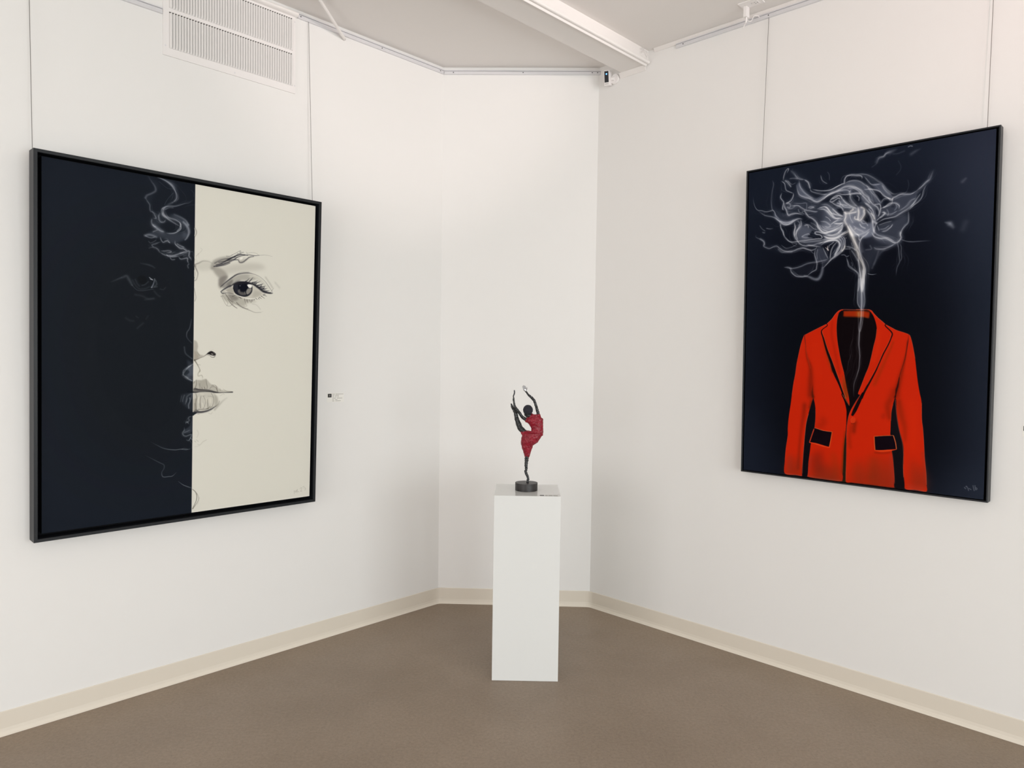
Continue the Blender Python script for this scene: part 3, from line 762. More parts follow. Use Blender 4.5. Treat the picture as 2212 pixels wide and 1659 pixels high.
['s',[[604,1007],[605,1021],[599,1040],[600,1056]],[4.7],[.42],[170,180,188],1,0],
['s',[[579,993],[573,1009],[571,1023]],[3.6],[.24],[170,180,188],1,0],
['s',[[566,996],[560,1025]],[3],[.18],[170,180,188],1,0],
['f',[[563,990],[619,985],[620,1062],[596,1058],[567,1028]],.13,[128,136,152],4.4,1,1],
['s',[[593,1010],[584,1035]],[3.9],[.2],[170,180,188],1,0],
['s',[[594,978],[619,980]],[4.4],[.8],[14,18,24],0,0],
['s',[[599,1013],[596,1026]],[5.9],[.5],[20,25,32],0,0],
['s',[[614,994],[610,1013]],[5.9],[.2],[170,180,188],1,0],
['f',[[620,930],[636,921],[658,924],[680,918],[700,939],[713,947],[733,955],[753,971],[810,983],[717,984],[668,976],[630,980],[620,969]],.36,[120,116,106],2.1,0,1],
['f',[[642,924],[680,920],[682,950],[665,960],[646,950]],.25,[140,137,126],3,0,1],
['f',[[621,982],[705,982],[730,997],[739,1025],[734,1050],[710,1065],[678,1076],[633,1078],[622,1070]],.24,[130,126,114],1.8,0,1],
['f',[[720,992],[739,1009],[741,1042],[731,1055],[723,1033]],.3,[130,127,116],3.6,0,1],
['f',[[621,1014],[634,1011],[637,1054],[631,1077],[622,1073]],.35,[104,96,84],2.4,0,1],
['s',[[633,921],[634,943],[628,962]],[2.1,3.3,4.4],[.5],[84,80,72],0,0],
['s',[[680,918],[682,934],[686,954],[684,967]],[1.8,2.1,3,2.1],[.5],[84,80,72],0,0],
['s',[[660,957],[662,966]],[2.4],[.6],[84,80,72],0,0],
['s',[[673,957],[676,965]],[2.7],[.65],[84,80,72],0,0],
['s',[[699,965],[707,956],[722,956],[732,966]],[2.1],[.5],[84,80,72],0,0],
['s',[[708,949],[715,947],[717,951]],[2.1],[.7],[84,80,72],0,0],
['s',[[721,946],[731,954],[733,968],[737,978]],[1.5,2.1,3.6,3.6],[.6],[84,80,72],0,0],
['s',[[748,965],[751,975]],[2.1],[.45],[84,80,72],0,0],
['s',[[625,929],[622,937]],[3],[.5],[84,80,72],0,0],
['s',[[649,940],[652,963]],[4.4],[.25],[84,80,72],0,0],
['s',[[632,987],[637,1006],[632,1030],[634,1062]],[3,4.4,3.9,4.4],[.45],[84,80,72],0,0],
['s',[[657,999],[653,1018],[653,1039],[655,1057]],[2.1,2.7,3.9,3],[.55],[84,80,72],0,0],
['s',[[667,999],[678,1020],[677,1040],[668,1062]],[2.1],[.4],[84,80,72],0,0],
['s',[[688,1017],[690,1040],[692,1058]],[2.1,3.9,3.3],[.5],[84,80,72],0,0],
['s',[[706,987],[716,1005],[718,1030],[713,1049]],[2.1],[.5],[84,80,72],0,0],
['s',[[689,1001],[707,1002],[714,1007]],[1.8],[.35],[84,80,72],0,0],
['s',[[667,1000],[677,999]],[1.8],[.35],[84,80,72],0,0],
['s',[[702,1050],[695,1058],[685,1061]],[3],[.6],[84,80,72],0,0],
['s',[[711,1051],[702,1059]],[3],[.55],[84,80,72],0,0],
['s',[[765,968],[783,979],[809,981]],[1.2,2.1,2.1],[.4],[84,80,72],0,0],
['s',[[728,1051],[741,1042],[747,1027]],[4.4],[.3],[84,80,72],0,0],
['s',[[721,1071],[744,1047],[764,1026],[787,1010]],[8.9,8.9,7.4],[.25,.18,.06],[84,80,72],0,0],
['s',[[768,993],[771,994]],[1.5],[.4],[84,80,72],0,0],
['s',[[694,1084],[707,1088],[712,1079]],[2.1],[.18],[84,80,72],0,0],
['s',[[641,1085],[649,1086]],[3],[.3],[84,80,72],0,0],
['s',[[750,1001],[767,990]],[3],[.12],[84,80,72],0,0],
['s',[[645,1006],[647,1031]],[5.9],[.5],[226,222,208],0,0],
['s',[[701,1010],[703,1037]],[11.9],[.5],[226,222,208],0,0],
['s',[[663,1034],[668,1052]],[4.4],[.55],[226,222,208],0,0],
['s',[[682,1012],[682,1025]],[3.6],[.5],[226,222,208],0,0],
['s',[[626,1011],[628,1030]],[4.4],[.4],[226,222,208],0,0],
['s',[[656,989],[668,991]],[5.9],[.3],[226,222,208],0,0],
['s',[[652,1069],[676,1067]],[2.4],[.7],[226,222,208],0,0],
['s',[[708,1046],[705,1052]],[3],[.6],[226,222,208],0,0],
['f',[[620,965],[636,964],[668,970],[705,975],[743,983],[701,979],[652,979],[620,980]],.6,[70,67,66],1.2,0,1],
['s',[[620,965],[631,964],[644,968],[668,970],[692,972],[707,975],[725,980],[743,983]],[7.4,6.5,5.9,6.8,5.9,5,3.9,2.1],[.5,.75,.75,.7,.65,.6,.6],[48,46,48],0,0],
['s',[[619,980],[632,981],[652,979],[676,979],[701,979],[720,983],[737,985],[767,985],[792,985],[812,984]],[5,4.2,2.4,2.1,3.6,4.4,3.3,2.1,3,4.4],[.93],[30,30,34],0,0],
['s',[[622,1076],[638,1076],[661,1077],[686,1073],[707,1065],[721,1056],[734,1049]],[10.4,9.2,8,7.4,6.5,5,3],[.9,.92,.92,.85,.75,.6,.3],[42,42,48],0,0],
['s',[[645,1063],[669,1064],[694,1062]],[2.7],[.6],[60,58,54],0,0],
['s',[[633,1066],[642,1069]],[5.9],[.6],[56,54,52],0,0],
['f',[[618,1075],[638,1080],[630,1086],[618,1093]],.95,[24,30,36],.6,0,1],
['b',[[614,1096],[603,1098],[598,1105],[603,1113],[595,1122],[588,1122],[587,1131]],[2.7],[.4],[170,180,188]],
['b',[[592,1120],[600,1129]],[2.4],[.4],[170,180,188]],
['b',[[580,1147],[580,1160],[573,1172],[576,1183],[587,1189],[599,1187],[612,1183],[613,1189],[609,1200],[601,1211],[590,1207]],[2.4,3,4.4,3.9,3.6,3.3,3],[.45],[170,180,188]],
['b',[[610,1199],[618,1209]],[2.4],[.4],[170,180,188]],
['f',[[614,1096],[619,1096],[619,1165],[584,1176],[580,1160],[606,1139]],.2,[128,136,152],2.4,1,1],
['b',[[576,1175],[585,1170],[608,1161]],[3],[.25],[170,180,188]],
['s',[[427,1203],[442,1213],[460,1224],[482,1237],[508,1246],[540,1251],[566,1250],[591,1254],[609,1252]],[1.5,2.4,3.3,3.6,3.3,3,3.6,1.5],[.04,.12,.2,.28,.4,.45,.4,.35],[170,180,188],1,0],
['s',[[570,1250],[580,1247],[597,1252]],[2.1],[.3],[170,180,188],1,0],
['s',[[607,1213],[617,1230],[616,1251]],[2.1],[.2],[170,180,188],1,0],
['s',[[637,1210],[647,1219]],[2.4],[.3],[120,118,108],0,0],
['s',[[629,1215],[635,1221]],[2.7],[.3],[120,118,108],0,0],
['s',[[686,1214],[669,1222],[655,1236],[644,1232]],[2.4,3.6,3.9,3],[.3,.2,.2,.2],[130,127,116],0,0],
['s',[[640,1163],[647,1180],[640,1199]],[3.9],[.14],[130,127,116],0,0],
['s',[[631,1244],[650,1240]],[4.4],[.1],[130,127,116],0,0],
['s',[[406,1265],[444,1289],[471,1306],[489,1318],[489,1335],[480,1351],[482,1369],[491,1375],[510,1375],[528,1374],[546,1359]],[1.7,3.1,3.5,4.2,3.5,3.8,3.5,3.1,2.8,2.8],[.06,.18,.22,.2,.18,.2,.32,.4,.42,.4,.08],[170,180,188],1,0],
['s',[[555,1403],[577,1422],[602,1435],[619,1443]],[1.4,2.4,3.5,4.2],[.3,.5,.4,.15],[170,180,188],1,0],
['s',[[622,1449],[636,1464],[643,1484],[640,1507],[631,1527],[622,1544]],[2.4,3.5,3.5,3.1,2.4],[.75,.75,.7,.7],[84,81,72],0,0],
['s',[[642,1469],[650,1487],[650,1504],[639,1524],[624,1545]],[1.7,2.4,2.4,3.1],[.4,.5,.6,.7],[96,93,84],0,0],
['s',[[654,1495],[646,1523]],[6.2],[.16],[130,127,116],0,0],
['s',[[646,1481],[647,1504],[637,1523]],[2.1],[.7],[238,237,230],0,0],
['s',[[623,1459],[632,1473],[635,1498],[625,1528]],[8.6],[.5],[226,224,214],0,0],
['s',[[1159,1538],[1158,1522],[1167,1532],[1168,1521],[1170,1528]],[1.8],[.45],[120,116,106],0,0],
['s',[[1176,1516],[1174,1526],[1176,1536]],[1.8],[.45],[120,116,106],0,0],
['s',[[1187,1532],[1176,1526],[1177,1518]],[1.8],[.45],[120,116,106],0,0],
['s',[[1192,1516],[1198,1510],[1203,1515],[1199,1524],[1196,1530],[1204,1529]],[1.8],[.45],[120,116,106],0,0],
['s',[[1208,1507],[1218,1505]],[1.8],[.45],[120,116,106],0,0],
['s',[[1214,1514],[1222,1514],[1226,1520],[1220,1527]],[1.8],[.45],[120,116,106],0,0]]
JACKET_STROKES = [
['f',[[-50,-50],[1150,-50],[1150,1620],[-50,1620]],1,[11,14,24],.5,0,0],
['f',[[-296,-212],[1149,-153],[1268,1677],[1140,1700],[1044,716],[891,242],[500,228],[88,337],[49,913],[117,1690],[-261,1745]],.75,[27,34,48],143.5,0,1],  # this and the next fills: reflected sheen painted as bluish lifts toward the edges
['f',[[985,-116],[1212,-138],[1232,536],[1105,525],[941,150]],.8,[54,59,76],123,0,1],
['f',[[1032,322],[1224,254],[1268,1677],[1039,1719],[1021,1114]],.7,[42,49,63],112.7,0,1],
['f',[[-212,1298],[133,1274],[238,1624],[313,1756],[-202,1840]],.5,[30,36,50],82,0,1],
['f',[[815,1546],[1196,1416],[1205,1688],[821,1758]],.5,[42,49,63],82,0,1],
['f',[[240,633],[694,615],[887,750],[921,1324],[852,1499],[212,1532],[174,913]],.7,[6,8,15],102.5,0,1],
['f',[[199,186],[294,178],[417,212],[479,258],[482,368],[380,349],[359,310],[295,236],[211,237]],.21,[150,158,178],16.7,1,1],
['f',[[253,102],[265,91],[282,119],[300,142],[325,164],[348,182],[376,178],[406,166],[435,162],[386,189],[356,199],[325,183],[273,159]],.4,[150,158,178],5,1,1],
['f',[[136,219],[163,253],[186,270],[212,277],[233,274],[265,267],[233,289],[208,294],[186,287],[150,255]],.52,[150,158,178],3.9,1,1],
['f',[[124,169],[136,215],[150,242],[181,270],[223,279],[271,266],[233,253],[202,232],[167,219],[140,199]],.19,[150,158,178],11.1,1,1],
['f',[[240,95],[253,127],[269,158],[231,186],[201,182],[241,158]],.13,[150,158,178],11.1,1,1],
['f',[[206,23],[281,65],[324,129],[293,133],[260,74]],.11,[150,158,178],13.9,1,1],
['f',[[254,281],[293,302],[360,338],[340,377],[267,376],[254,343]],.24,[150,158,178],11.1,1,1],
['f',[[256,336],[287,307],[328,322],[339,350],[309,375],[371,386],[382,416],[320,405],[278,387],[267,377]],.25,[150,158,178],6.7,1,1],
['f',[[358,426],[386,424],[419,480],[417,488],[363,494],[354,462]],.28,[150,158,178],5,1,1],
['f',[[384,495],[413,488],[400,517],[393,547],[375,581],[357,582],[385,547]],.21,[150,158,178],5,1,1],
['f',[[359,311],[419,306],[480,314],[482,380],[421,383],[380,350]],.32,[150,158,178],11.1,1,1],
['f',[[232,519],[302,509],[355,503],[362,520],[317,558],[261,556]],.07,[150,158,178],8.3,1,1],
['f',[[81,373],[158,402],[198,427],[172,433],[127,403]],.06,[150,158,178],11.1,1,1],
['f',[[483,132],[529,124],[574,148],[610,181],[639,228],[658,253],[617,248],[583,196],[541,161],[491,147],[439,165],[410,171]],.34,[150,158,178],6.1,1,1],
['f',[[606,155],[651,158],[674,189],[699,221],[693,231],[671,223],[652,199],[629,184]],.36,[150,158,178],3.9,1,1],
['f',[[539,98],[590,108],[637,147],[651,160],[606,155],[574,115]],.15,[150,158,178],6.1,1,1],
['f',[[700,232],[733,218],[776,223],[798,213],[799,254],[764,289],[723,315],[673,313],[647,283],[700,255]],.28,[150,158,178],6.7,1,1],
['f',[[642,347],[695,335],[756,308],[766,349],[739,385],[737,444],[680,440],[635,414],[621,376]],.28,[150,158,178],8.3,1,1],
['f',[[484,261],[502,267],[529,267],[547,250],[566,250],[578,271],[582,288],[571,308],[586,331],[614,334],[625,384],[588,400],[551,388],[522,385],[504,335],[488,317],[483,285]],.59,[150,158,178],5,1,1],
['f',[[475,200],[509,233],[543,257],[540,272],[510,264],[484,249],[457,231],[450,217]],.4,[150,158,178],6.7,1,1],
['f',[[391,216],[431,234],[457,265],[483,281],[486,319],[453,345],[394,359]],.25,[150,158,178],11.1,1,1],
['f',[[564,192],[593,213],[621,248],[642,270],[646,300],[632,333],[614,334],[596,284],[581,252],[552,231]],.28,[150,158,178],6.7,1,1],
['f',[[390,190],[439,165],[491,147],[526,152],[560,175],[576,199],[557,190],[492,183],[439,171]],.32,[150,158,178],4.4,1,1],
['f',[[578,453],[626,448],[663,463],[637,499],[616,550],[592,552],[583,502]],.19,[150,158,178],11.1,1,1],
['f',[[504,340],[532,385],[550,444],[564,481],[581,463],[570,413],[588,385],[606,368]],.28,[150,158,178],7.2,1,1],
['f',[[615,379],[662,411],[716,437],[691,454],[645,457],[589,436],[570,407]],.15,[150,158,178],11.1,1,1],
['f',[[395,376],[451,386],[489,382],[496,419],[476,453],[433,481],[436,437],[461,405],[395,405]],.25,[150,158,178],5,1,1],
['f',[[584,286],[595,289],[602,306],[597,321],[588,308]],.85,[14,18,30],1.9,0,1],
['f',[[625,274],[638,278],[642,295],[632,298]],.7,[14,18,30],1.9,0,1],
['f',[[451,247],[474,248],[483,267],[479,280],[459,264]],.8,[14,18,30],1.9,0,1],
['f',[[481,185],[506,191],[516,214],[501,212]],.75,[14,18,30],1.9,0,1],
['f',[[534,197],[552,207],[565,227],[543,229]],.65,[14,18,30],1.9,0,1],
['f',[[616,193],[643,198],[662,223],[637,223]],.8,[14,18,30],1.9,0,1],
['f',[[606,223],[621,239],[636,248],[617,246]],.75,[14,18,30],1.9,0,1],
['f',[[656,253],[675,248],[693,239],[683,253],[661,263]],.75,[14,18,30],1.9,0,1],
['f',[[486,333],[502,341],[510,356],[489,357],[477,360]],.75,[14,18,30],1.9,0,1],
['f',[[429,218],[442,217],[453,235],[439,235]],.8,[14,18,30],1.9,0,1],
['f',[[498,99],[525,104],[559,113],[563,123],[525,119],[506,120]],.6,[14,18,30],1.9,0,1],
['f',[[697,253],[715,259],[710,272],[694,270]],.5,[14,18,30],1.9,0,1],
['f',[[517,167],[537,166],[555,182],[526,180]],.5,[14,18,30],1.9,0,1],
['f',[[315,362],[339,338],[352,359],[377,376],[330,378]],.8,[14,18,30],1.9,0,1],
['f',[[459,407],[463,416],[446,458],[433,475],[430,449],[444,426]],.85,[14,18,30],1.9,0,1],
['f',[[174,216],[202,224],[207,237],[180,229]],.7,[14,18,30],1.9,0,1],
['f',[[365,205],[406,182],[455,173],[477,173],[477,181],[432,182],[417,204],[389,206]],.6,[14,18,30],1.9,0,1],
['f',[[497,381],[516,385],[532,419],[539,439],[506,432],[498,411]],.6,[14,18,30],1.9,0,1],
['f',[[572,466],[579,470],[581,494],[576,498]],.7,[14,18,30],1.9,0,1],
['b',[[204,33],[211,16],[206,13],[195,24],[187,45],[184,68]],[2.6],[.6],[196,202,214]],
['b',[[192,69],[207,80],[221,99],[226,108]],[7.4,6.7,1.5],[.7],[196,202,214]],
['b',[[175,69],[192,86],[200,118],[215,129],[239,141]],[2.6],[.6],[196,202,214]],
['b',[[239,141],[237,157],[227,175],[210,183],[199,184]],[2.2],[.75],[196,202,214]],
['b',[[178,130],[173,152],[186,173],[188,180],[184,207],[189,217]],[3],[.75],[196,202,214]],
['b',[[192,182],[195,204],[204,220],[209,237],[217,247],[232,244],[258,243],[290,255]],[4.8],[.8,.8,.9,.6],[196,202,214]],
['b',[[199,188],[216,188],[225,200],[217,209],[206,203]],[5.6],[.5],[196,202,214]],
['b',[[210,214],[232,215],[249,205],[232,205]],[4.4],[.35],[196,202,214]],
['b',[[128,59],[134,79],[129,108],[126,133],[124,169],[129,201],[136,215]],[3.7],[.25,.25,.3],[196,202,214]],
['b',[[26,127],[29,157],[39,185],[53,200],[73,205],[98,214],[118,213],[133,211],[143,222],[150,240],[168,259]],[1.9],[.15,.5,.5,.55],[196,202,214]],
['b',[[55,204],[90,230],[137,247],[164,267],[186,287],[208,293],[229,288],[250,276],[271,270],[286,276]],[4.1],[.25,.6,.9,.85,.6],[196,202,214]],
['b',[[168,268],[186,279],[208,284],[229,280],[246,271]],[5.6],[.5],[196,202,214]],
['b',[[253,102],[260,132],[271,154],[294,168],[323,180],[348,196],[364,198],[386,187],[406,176],[433,166],[477,161]],[3.7,5.6,4.8,6.3,7.4,5.6],[.4,.7,.85,.8,.7],[196,202,214]],
['b',[[265,81],[272,113],[291,141],[315,165],[340,181]],[4.4],[.4],[196,202,214]],
['b',[[219,23],[238,41],[254,62],[271,74],[292,81]],[5.6,7.4,3.7],[.2,.5,.5],[196,202,214]],
['b',[[292,81],[309,96],[317,114],[322,131]],[3.7],[.8],[196,202,214]],
['b',[[322,133],[328,144],[347,153],[380,166],[406,170]],[3.3],[.5],[196,202,214]],
['b',[[216,64],[239,66],[260,72]],[3.7],[.35],[196,202,214]],
['b',[[207,71],[229,94],[250,89]],[1.9],[.25],[196,202,214]],
['b',[[334,135],[365,146],[395,151],[425,149],[447,142],[476,129]],[2.6],[.65],[196,202,214]],
['b',[[371,72],[378,95],[390,109],[405,119]],[2.6],[.4],[196,202,214]],
['b',[[403,61],[412,78],[414,105]],[1.9],[.2],[196,202,214]],
['b',[[231,200],[263,205],[280,218],[299,230],[327,240],[349,247],[361,247]],[3.7],[.6],[196,202,214]],
['b',[[312,224],[326,220],[341,224],[316,229]],[4.4],[.55],[196,202,214]],
['b',[[359,234],[381,229],[397,229],[409,237],[422,257],[438,269],[480,286]],[3],[.85],[196,202,214]],
['b',[[365,237],[390,240],[408,255],[426,278],[446,292],[474,291]],[4.4],[.75],[196,202,214]],
['b',[[377,216],[407,221],[433,244],[454,267],[480,284]],[5.6],[.35],[196,202,214]],
['b',[[295,232],[304,248],[317,266],[338,279],[355,299],[365,325],[380,345],[400,357],[412,357]],[5.6,4.8,3.3],[.8],[196,202,214]],
['b',[[238,189],[274,196],[303,198],[307,213],[304,235]],[2.6],[.3],[196,202,214]],
['b',[[300,237],[285,239],[294,252]],[2.6],[.3],[196,202,214]],
['b',[[264,222],[270,237],[285,247]],[2.6],[.35],[196,202,214]],
['b',[[246,286],[251,311],[247,338],[251,359]],[3.3],[.6],[196,202,214]],
['b',[[278,277],[280,305],[262,329],[254,351]],[5.2],[.6],[196,202,214]],
['b',[[261,279],[274,293],[268,307]],[3],[.4],[196,202,214]],
['b',[[173,281],[178,307],[189,330],[196,349]],[2.6],[.55],[196,202,214]],
['b',[[297,300],[322,309],[343,328],[360,336]],[2.6],[.45],[196,202,214]],
['b',[[295,308],[312,308],[318,319]],[3.7],[.35],[196,202,214]],
['b',[[98,298],[120,304],[138,304]],[2.2],[.5,.4,.1],[196,202,214]],
['b',[[63,279],[78,300],[96,313]],[2.2],[.3],[196,202,214]],
['b',[[80,317],[94,321]],[3],[.4],[196,202,214]],
['b',[[375,297],[399,302],[415,314],[423,326],[410,330],[396,322]],[4.8],[.5],[196,202,214]],
['b',[[398,276],[415,288],[425,302]],[2.2],[.5],[196,202,214]],
['b',[[425,318],[445,306],[462,298]],[2.6],[.6],[196,202,214]],
['b',[[447,316],[465,320],[481,318]],[3.7],[.6],[196,202,214]],
['b',[[326,296],[351,313],[370,335]],[3.3],[.3],[196,202,214]],
['b',[[379,316],[400,335],[430,338],[459,330],[478,318]],[4.1],[.4],[196,202,214]],
['b',[[390,338],[420,353],[452,349],[477,338]],[4.1],[.5],[196,202,214]],
['b',[[176,283],[179,305],[189,323],[194,344],[205,362],[220,377],[238,383],[263,383],[299,383],[330,381],[361,381],[379,381],[385,375],[376,364],[358,358],[350,351],[356,346],[376,350],[400,360],[412,359]],[3.3],[.55,.6,.65,.8,.85,.85],[196,202,214]],
['b',[[205,356],[216,372],[233,386],[260,395],[249,403],[228,411],[208,412],[193,403],[180,391]],[1.9],[.35],[196,202,214]],
['b',[[246,296],[251,313],[246,337],[251,361],[265,383],[282,400],[304,409],[324,410],[353,415],[378,421]],[3,4.4,4.4,3.3],[.5,.7,.75,.7],[196,202,214]],
['b',[[276,301],[266,319],[255,336],[258,358],[267,377]],[4.4],[.6],[196,202,214]],
['b',[[44,326],[46,339],[70,352],[86,363],[92,376],[88,389],[104,400],[120,405],[140,398],[158,396],[173,408],[193,422],[222,430],[247,428],[270,421],[293,419],[317,428],[337,434],[356,427],[361,418]],[2.6,4.8,3.7,4.1,5.6,5.6,4.8],[.25,.5,.5,.55,.75,.75,.65],[196,202,214]],
['s',[[167,414],[185,430],[202,430],[237,432]],[7.4],[.25],[196,202,214],1,0],
['s',[[70,350],[88,365],[92,383]],[9.3],[.25],[196,202,214],1,0],
['b',[[354,431],[351,454],[357,479],[363,500],[362,520],[358,532],[340,541],[317,558]],[3.3],[.6],[196,202,214]],
['b',[[200,507],[217,508],[230,514],[235,531],[248,547],[265,558],[292,561],[320,560]],[4.1,3.3,3.3],[.35,.6,.65],[196,202,214]],
['s',[[303,558],[324,563],[341,572],[357,578],[373,577],[383,563],[389,543],[392,525]],[7.4,11.9,13,13.7,11.1],[.3,.42,.42,.36,.3],[196,202,214],1,0],
['b',[[394,525],[414,504],[431,485],[447,474],[468,456],[484,442]],[2.6],[.4,.5,.6],[196,202,214]],
['b',[[200,507],[230,515],[256,515],[281,510],[312,498],[339,494],[363,494],[399,489],[417,484]],[4.4],[.45,.5,.4,.3],[196,202,214]],
['s',[[239,536],[271,553],[313,557]],[7.4],[.15],[196,202,214],1,0],
['b',[[390,425],[403,454],[417,482]],[2.2],[.45],[196,202,214]],
['b',[[366,430],[362,455],[365,484]],[2.6],[.3],[196,202,214]],
['b',[[382,412],[401,401],[425,396],[451,396],[465,404],[471,421],[460,439],[450,459],[445,468]],[4.1],[.8],[196,202,214]],
['b',[[457,405],[440,423],[430,445],[427,467],[426,485]],[2.6],[.65],[196,202,214]],
['b',[[369,406],[401,397],[441,389],[482,380]],[6.3],[.6],[196,202,214]],
['b',[[278,389],[320,391],[361,391],[391,388],[431,384]],[3.7],[.45],[196,202,214]],
['b',[[310,404],[341,408],[371,402],[393,399]],[3],[.45],[196,202,214]],
['s',[[416,441],[412,429],[413,419]],[5.6,3.3,1.1],[.95],[225,215,215],0,0],
['s',[[413,438],[402,426]],[3.3,1.5],[.85],[215,210,212],0,0],
['b',[[418,431],[420,419],[433,411],[443,402]],[2.6],[.6],[196,202,214]],
['b',[[359,299],[367,320],[380,342],[394,352],[414,354],[440,347],[461,337]],[3.7],[.8],[196,202,214]],
['b',[[371,313],[380,330],[398,348]],[2.6],[.5],[196,202,214]],
['b',[[389,368],[411,380],[433,385],[456,385],[482,372]],[4.4],[.9],[196,202,214]],
['b',[[401,365],[431,374],[456,371],[471,359],[481,344]],[3.3],[.65],[196,202,214]],
['b',[[406,363],[436,369],[460,361],[475,347]],[2.6],[.5],[196,202,214]],
['b',[[284,362],[298,356],[317,352],[325,357]],[3],[.5],[196,202,214]],
['b',[[284,362],[305,369],[340,375]],[3.7],[.4],[196,202,214]],
['b',[[297,308],[314,310],[318,323]],[3.3],[.3],[196,202,214]],
['b',[[331,437],[346,451]],[1.9],[.25],[196,202,214]],
['b',[[389,151],[419,152],[448,140],[474,132],[483,128],[485,112],[494,98],[513,95],[536,100],[557,106],[564,114],[563,121]],[2.6,3.3,4.4,4.8,4.1],[.6,.7,.8,.8,.55],[196,202,214]],
['b',[[483,132],[506,124],[529,124],[554,133],[574,148],[593,163],[610,181],[629,211],[648,242]],[5.6],[.5,.5,.45,.35],[196,202,214]],
['b',[[390,190],[410,175],[439,165],[464,155],[491,147],[516,149],[541,161],[560,175],[576,195],[593,211],[600,226],[617,248],[634,262],[642,280],[642,299]],[5.6,6.3,7.4,6.7,4.8,3.3],[.75,.75,.85,.75,.75,.65],[196,202,214]],
['b',[[449,162],[472,160],[499,164],[515,180]],[3.7],[.5],[196,202,214]],
['b',[[499,156],[526,160],[549,176],[564,197]],[3],[.5],[196,202,214]],
['b',[[539,96],[562,98],[590,108],[612,123],[635,144],[651,158],[666,178],[685,198],[701,212],[720,213]],[4.8],[.38],[196,202,214]],
['b',[[574,113],[591,135],[606,153],[626,158],[646,158]],[3],[.42],[196,202,214]],
['b',[[584,152],[605,188],[630,219],[650,248]],[4.1],[.4],[196,202,214]],
['b',[[652,164],[670,194],[692,216]],[4.4],[.35],[196,202,214]],
['b',[[575,173],[601,175],[629,184],[645,194],[662,214],[678,226],[696,236],[700,232]],[3.7],[.75],[196,202,214]],
['b',[[698,251],[700,232],[714,225],[733,218],[753,221],[776,223],[798,213]],[4.8,5.6,4.4,3.3,3],[.8,.8,.75,.7,.65],[196,202,214]],
['b',[[647,273],[667,266],[681,256],[690,252],[700,253],[714,257],[727,269],[727,282]],[4.1],[.7],[196,202,214]],
['b',[[700,253],[686,261],[676,265],[658,269]],[4.8],[.65],[196,202,214]],
['b',[[650,246],[661,231],[678,228],[695,237]],[3],[.45],[196,202,214]],
['b',[[678,226],[689,239],[696,242]],[2.6],[.5],[196,202,214]],
['b',[[638,335],[663,323],[688,320],[716,316],[743,299],[764,287],[784,271],[799,254]],[3.3,3.7,4.8,5.2,4.8],[.75,.7,.6,.6,.5],[196,202,214]],
['b',[[645,315],[659,309],[668,295],[655,289]],[3.3],[.6],[196,202,214]],
['b',[[666,300],[694,302],[721,292]],[4.1],[.3],[196,202,214]],
['b',[[676,277],[684,295],[680,310]],[3],[.3],[196,202,214]],
['b',[[662,288],[673,297]],[4.4],[.55],[196,202,214]],
['b',[[711,261],[718,273],[708,289]],[3],[.3],[196,202,214]],
['b',[[766,298],[768,321],[767,349],[754,364],[741,384],[736,408]],[2.6,4.1,4.8,5.2],[.35,.5,.6,.65],[196,202,214]],
['b',[[417,204],[434,190],[455,183],[469,191],[475,204]],[4.4],[.9],[196,202,214]],
['b',[[417,206],[430,210],[456,197],[466,201]],[3.7],[.85],[196,202,214]],
['b',[[430,196],[456,189]],[2.2],[.8],[196,202,214]],
['b',[[427,213],[451,231],[474,244],[484,261]],[4.4],[.8],[196,202,214]],
['b',[[475,200],[489,220],[509,237],[528,249],[543,257]],[7.4],[.8],[196,202,214]],
['b',[[450,217],[474,228],[501,238]],[3.7],[.6],[196,202,214]],
['b',[[460,206],[470,223],[466,233]],[4.4],[.55],[196,202,214]],
['b',[[472,228],[486,241],[501,245],[521,252]],[3.3],[.6],[196,202,214]],
['b',[[511,186],[516,210],[528,229],[547,248]],[9.3],[.6],[196,202,214]],
['b',[[449,170],[473,179],[492,184],[511,185],[538,185],[557,190],[564,195]],[2.2,3.3,5.6,5.6],[.5,.6,.8,.7],[196,202,214]],
['b',[[564,195],[576,211],[588,226],[603,242]],[5.6],[.7],[196,202,214]],
['b',[[542,196],[552,207],[552,223]],[3],[.5],[196,202,214]],
['b',[[515,166],[507,177],[517,194]],[4.4],[.45],[196,202,214]],
['b',[[549,252],[553,278],[552,307],[562,312],[578,287],[572,265]],[8.5],[.95],[232,228,222]],
['b',[[513,267],[527,261],[525,255]],[5.6],[.95],[232,228,222]],
['b',[[483,265],[502,273],[529,275],[544,273]],[4.8],[.85],[232,228,222]],
['b',[[537,292],[537,305],[554,311]],[3.7],[.9],[232,228,222]],
['b',[[560,252],[577,262],[579,274]],[5.6],[.9],[232,228,222]],
['b',[[490,266],[495,290],[491,310],[504,335]],[9.3],[.75],[232,228,222]],
['b',[[510,272],[518,303],[530,324]],[7.4],[.45],[196,202,214]],
['b',[[575,232],[599,251],[615,276],[623,303],[629,326]],[3.7],[.65],[196,202,214]],
['b',[[585,265],[602,290],[612,311],[616,333],[620,364],[625,384]],[5.6],[.75],[196,202,214]],
['b',[[645,250],[649,267],[646,290],[639,308]],[3.3],[.7],[196,202,214]],
['b',[[623,248],[647,250]],[2.6],[.65],[196,202,214]],
['b',[[632,325],[650,310],[668,295]],[3.7],[.65],[196,202,214]],
['b',[[596,264],[611,284],[621,306]],[2.6],[.6],[196,202,214]],
['b',[[606,285],[617,302],[623,318]],[3.7],[.7],[232,228,222]],
['b',[[580,237],[596,254],[609,268]],[3],[.5],[196,202,214]],
['s',[[620,327],[633,337]],[13,9.3],[.6],[196,202,214],1,0],
['b',[[634,333],[624,361],[626,373]],[3.7],[.6],[196,202,214]],
['b',[[636,347],[646,373]],[2.6],[.4],[196,202,214]],
